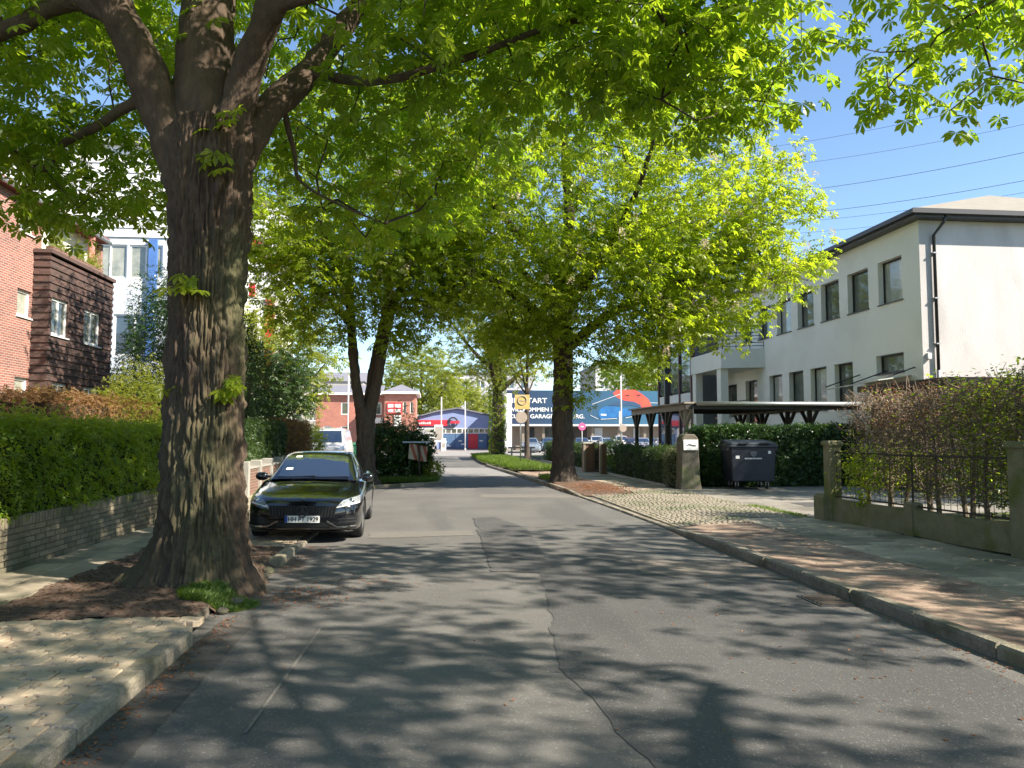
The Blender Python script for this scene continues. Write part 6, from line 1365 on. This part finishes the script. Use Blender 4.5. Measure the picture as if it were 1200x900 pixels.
p = gy(682, 500, 66); ps = empty('round_sign', (p.x, 66, -.03), 'round pink-faded traffic sign on a white pole by the car park', 'sign'); pole(ps, (p.x, 66, -.03), p.z+.4, .035, MT['lamp_grey']); dd_ = disc(ps, (p.x, 65.95, p.z), .33, .025, MT['pink'], 'disc'); MB().box(p.x-.14, p.x+.14, 65.90, 65.92, p.z-.045, p.z+.045).build('arrow_bar', MT['white'], dd_)
p = gy(728, 500, 62); ls = empty('flag_pole', (p.x, 62, -.03), 'tall slim white pole with two round signs in front of the car hall', 'pole'); pole(ls, (p.x, 62, -.03), gy(728, 440, 62).z, .07, MT['lamp_grey']); disc(ls, (p.x+.12, 61.9, gy(728, 502, 62).z), .3, .03, MT['signback'], 'round_sign_back'); MB().box(p.x-.2, p.x-.1, 61.85, 61.95, gy(728, 497, 62).z, gy(728, 482, 62).z).build('side_board', MT['white'], ls)
for px, Y, top, lab in ((517, 86, 465, 'white flag pole beside the workshop roller doors'), (545, 86, 470, 'white flag pole before the red workshop door'), (407.5, 78, 440, 'pair of tall white poles before the far brick office')):
    p = gy(px, 520, Y); e_ = empty('flag_pole', (p.x, Y, -.03), lab, 'pole'); pole(e_, (p.x, Y, -.03), gy(px, top, Y).z, .06, MT['white']); MB().lathe([(.12, 0), (.1, .2), (.07, .22)], 10, (p.x, Y, -.03)).build('foot', MT['lamp_grey'], e_)
# bent street lamp
p = gz(585, 531, 0); q0 = Vector((gy(578, 470, 60).x, 60, -.03)); sl_ = empty('street_lamp', q0, 'grey street lamp with arm bent over the far road', 'lamp')
pts = [q0, q0+Vector((0, 0, 4.6))]+[q0+Vector((-1.9*(1-math.cos(a)), 0, 4.6+1.55*math.sin(a))) for a in np.linspace(.2, 1.57, 8)]
MB().tube(pts, [.07]*2+[.05]*8, 8).build('pole', MT['lamp_grey'], sl_, smooth=True); e_ = pts[-1]; MB().hexa([e_+Vector(v) for v in ((-.75, -.12, -.05), (.05, -.1, -.05), (.05, .1, -.05), (-.75, .12, -.05), (-.7, -.1, .06), (.05, -.06, .06), (.05, .06, .06), (-.7, .1, .06))]).build('lamp_head', MT['lamp_grey'], sl_)
# white cabinets by the workshop
for px, Y, w_, h_, lab in ((514, 85.5, .95, 2.1, 'white display cabinet standing before the workshop'), (520, 84.5, .5, 1.3, 'small pale service box beside the white display cabinet')):
    p = gy(px, 520, Y); e_ = empty('service_cabinet', (p.x, Y, -.03), lab, 'cabinet'); MB().cbox(p.x-w_/2, p.x+w_/2, Y, Y+.4, .9 if h_ > 2 else -.03, h_+.7 if h_ > 2 else h_, .02).build('case', MT['white'], e_)
    for s_ in (-1, 1): MB().box(p.x+s_*w_*.38-.07, p.x+s_*w_*.38+.07, Y+.1, Y+.3, -.03, .9).build('leg', MT['lamp_grey'], e_)
    MB().box(p.x-w_/2+.08, p.x+w_/2-.08, Y-.012, Y, 1.1 if h_ > 2 else .3, h_+.5 if h_ > 2 else .8).build('panel', MT['concrete'], e_)
# striped barrier board on the island
bs = empty('barrier_board', (-.4, 26.5, .08), 'red and white diagonal striped barrier board leaning on a post on the island', 'barrier')
pole(bs, (-.38, 26.55, .07), 1.25, .03, MT['iron'], 'post')
B0 = Vector((-.76, 26.5, .85)); ux = Vector((.62, .25, -.12)); uz = Vector((.04, 0, .52))
MB().prism([B0, B0+ux, B0+ux+uz, B0+uz], (0, .03, 0)).build('board', M('board_dirty', (.36, .33, .26), (.25, .22, .16), 6, .7), bs)
for k in range(3):
    a, b_ = .02+k*.34, .19+k*.34
    def bp(u, v): return B0+ux*u+uz*v+Vector((0, -.006, 0))
    P = [bp(min(a+.0, 1), 1), bp(min(b_, 1), 1), bp(min(b_+.33, 1), 0 if b_+.33 <= 1 else (b_+.33-1)/.33), bp(min(a+.33, 1), 0 if a+.33 <= 1 else (a+.33-1)/.33)]
    MB().prism(P, (0, -.006, 0)).build('stripe', M('stripe_red', (.26, .05, .025), (.18, .04, .02), 4, .6) if k == 0 else bpy.data.materials['stripe_red'], bs)
MB().box(-.95, -.02, 26.42, 26.62, 1.39, 1.44).build('top_shelf', M('pale_blue_metal', (.3, .38, .5), None, 3, .5), bs)
# green wheelie bins behind the car
for k, (px, Y, lab) in enumerate(((401, 44, 'green waste bin with yellow panel beside the brick office forecourt'), (414, 44.3, 'green waste bin standing next to the one with the yellow panel'), (425, 44.8, 'teal green waste bin next to the forked chestnut'))):
    p = gy(px, 530, Y); e_ = empty('waste_bin', (p.x, Y, .0), lab, 'bin'); gm = M('bin_green', (.03, .16, .09), (.025, .13, .075), 3, .5)
    MB().hexa([(p.x-.24, Y-.28, .1), (p.x+.24, Y-.28, .1), (p.x+.24, Y+.28, .1), (p.x-.24, Y+.28, .1), (p.x-.3, Y-.36, 1.1), (p.x+.3, Y-.36, 1.1), (p.x+.3, Y+.36, 1.1), (p.x-.3, Y+.36, 1.1)]).build('body', gm, e_, bevel=.02)
    MB().hexa([(p.x-.32, Y-.39, 1.105), (p.x+.32, Y-.39, 1.105), (p.x+.32, Y+.39, 1.105), (p.x-.32, Y+.39, 1.105), (p.x-.28, Y-.33, 1.2), (p.x+.28, Y-.33, 1.2), (p.x+.28, Y+.33, 1.24), (p.x-.28, Y+.33, 1.24)]).build('lid', gm, e_)
    for s_ in (-1, 1): q = MB(); q.lathe([(.001, 0), (.1, 0), (.1, .05), (.001, .05)], 14); q.v = [(p.x+s_*.25+z-.025, Y+.28+a, .1+b2) for a, b2, z in q.v]; q.build('wheel', MT['rubber'], e_)
    if k == 0: MB().box(p.x-.18, p.x+.18, Y-.37, Y-.345, .85, 1.05).build('yellow_panel', MT['yellow'], e_)
# low timber rail far right of the verge
tr_ = empty('timber_rail', (6.6, 56, .05), 'low wooden rail at the end of the verge', 'rail')
for x in (5.9, 7.3): MB().box(x-.05, x+.05, 56, 56.1, 0, .75).build('post', MT['grey_wood'], tr_)
for z in (.35, .68): MB().box(5.6, 7.6, 55.94, 56, z, z+.12).build('board', MT['grey_wood'], tr_)
# storm drain grate by the right kerb
dg_ = empty('drain_grate', (3.93, 7.4, .0), 'dark iron drain grate in the road gutter by the gravel strip', 'drain')
MB().box(3.74, 4.12, 7.15, 7.65, .003, .012).build('frame', MT['dark_metal'], dg_)
for k in range(6): MB().box(3.77, 4.09, 7.19+k*.078, 7.225+k*.078, .012, .02).build('bar', MT['iron'], dg_)
# overhead power lines
for k, (ya, yb) in enumerate(((172, 112), (196, 145), (228, 178), (254, 211), (263, 225), (276, 241))):
    A_ = gy(900, ya+(ya-yb)*.05, 130); B_ = gy(1200, yb, 100); d_ = B_-A_; P = [A_+d_*t+Vector((0, 0, 2.2*((t-.6)**2-.2))) for t in np.linspace(-1.0, 3.0, 41)]
    e_ = MB().tube(P, .04 if k in (2, 3) else .028, 4).build('power_cable', MT['dark_metal']); tag(e_, ('highest', 'second highest', 'third highest', 'fourth highest', 'second lowest', 'lowest')[k]+' of the thin power cables crossing the sky above the villa', 'cable', 'overhead power cables')
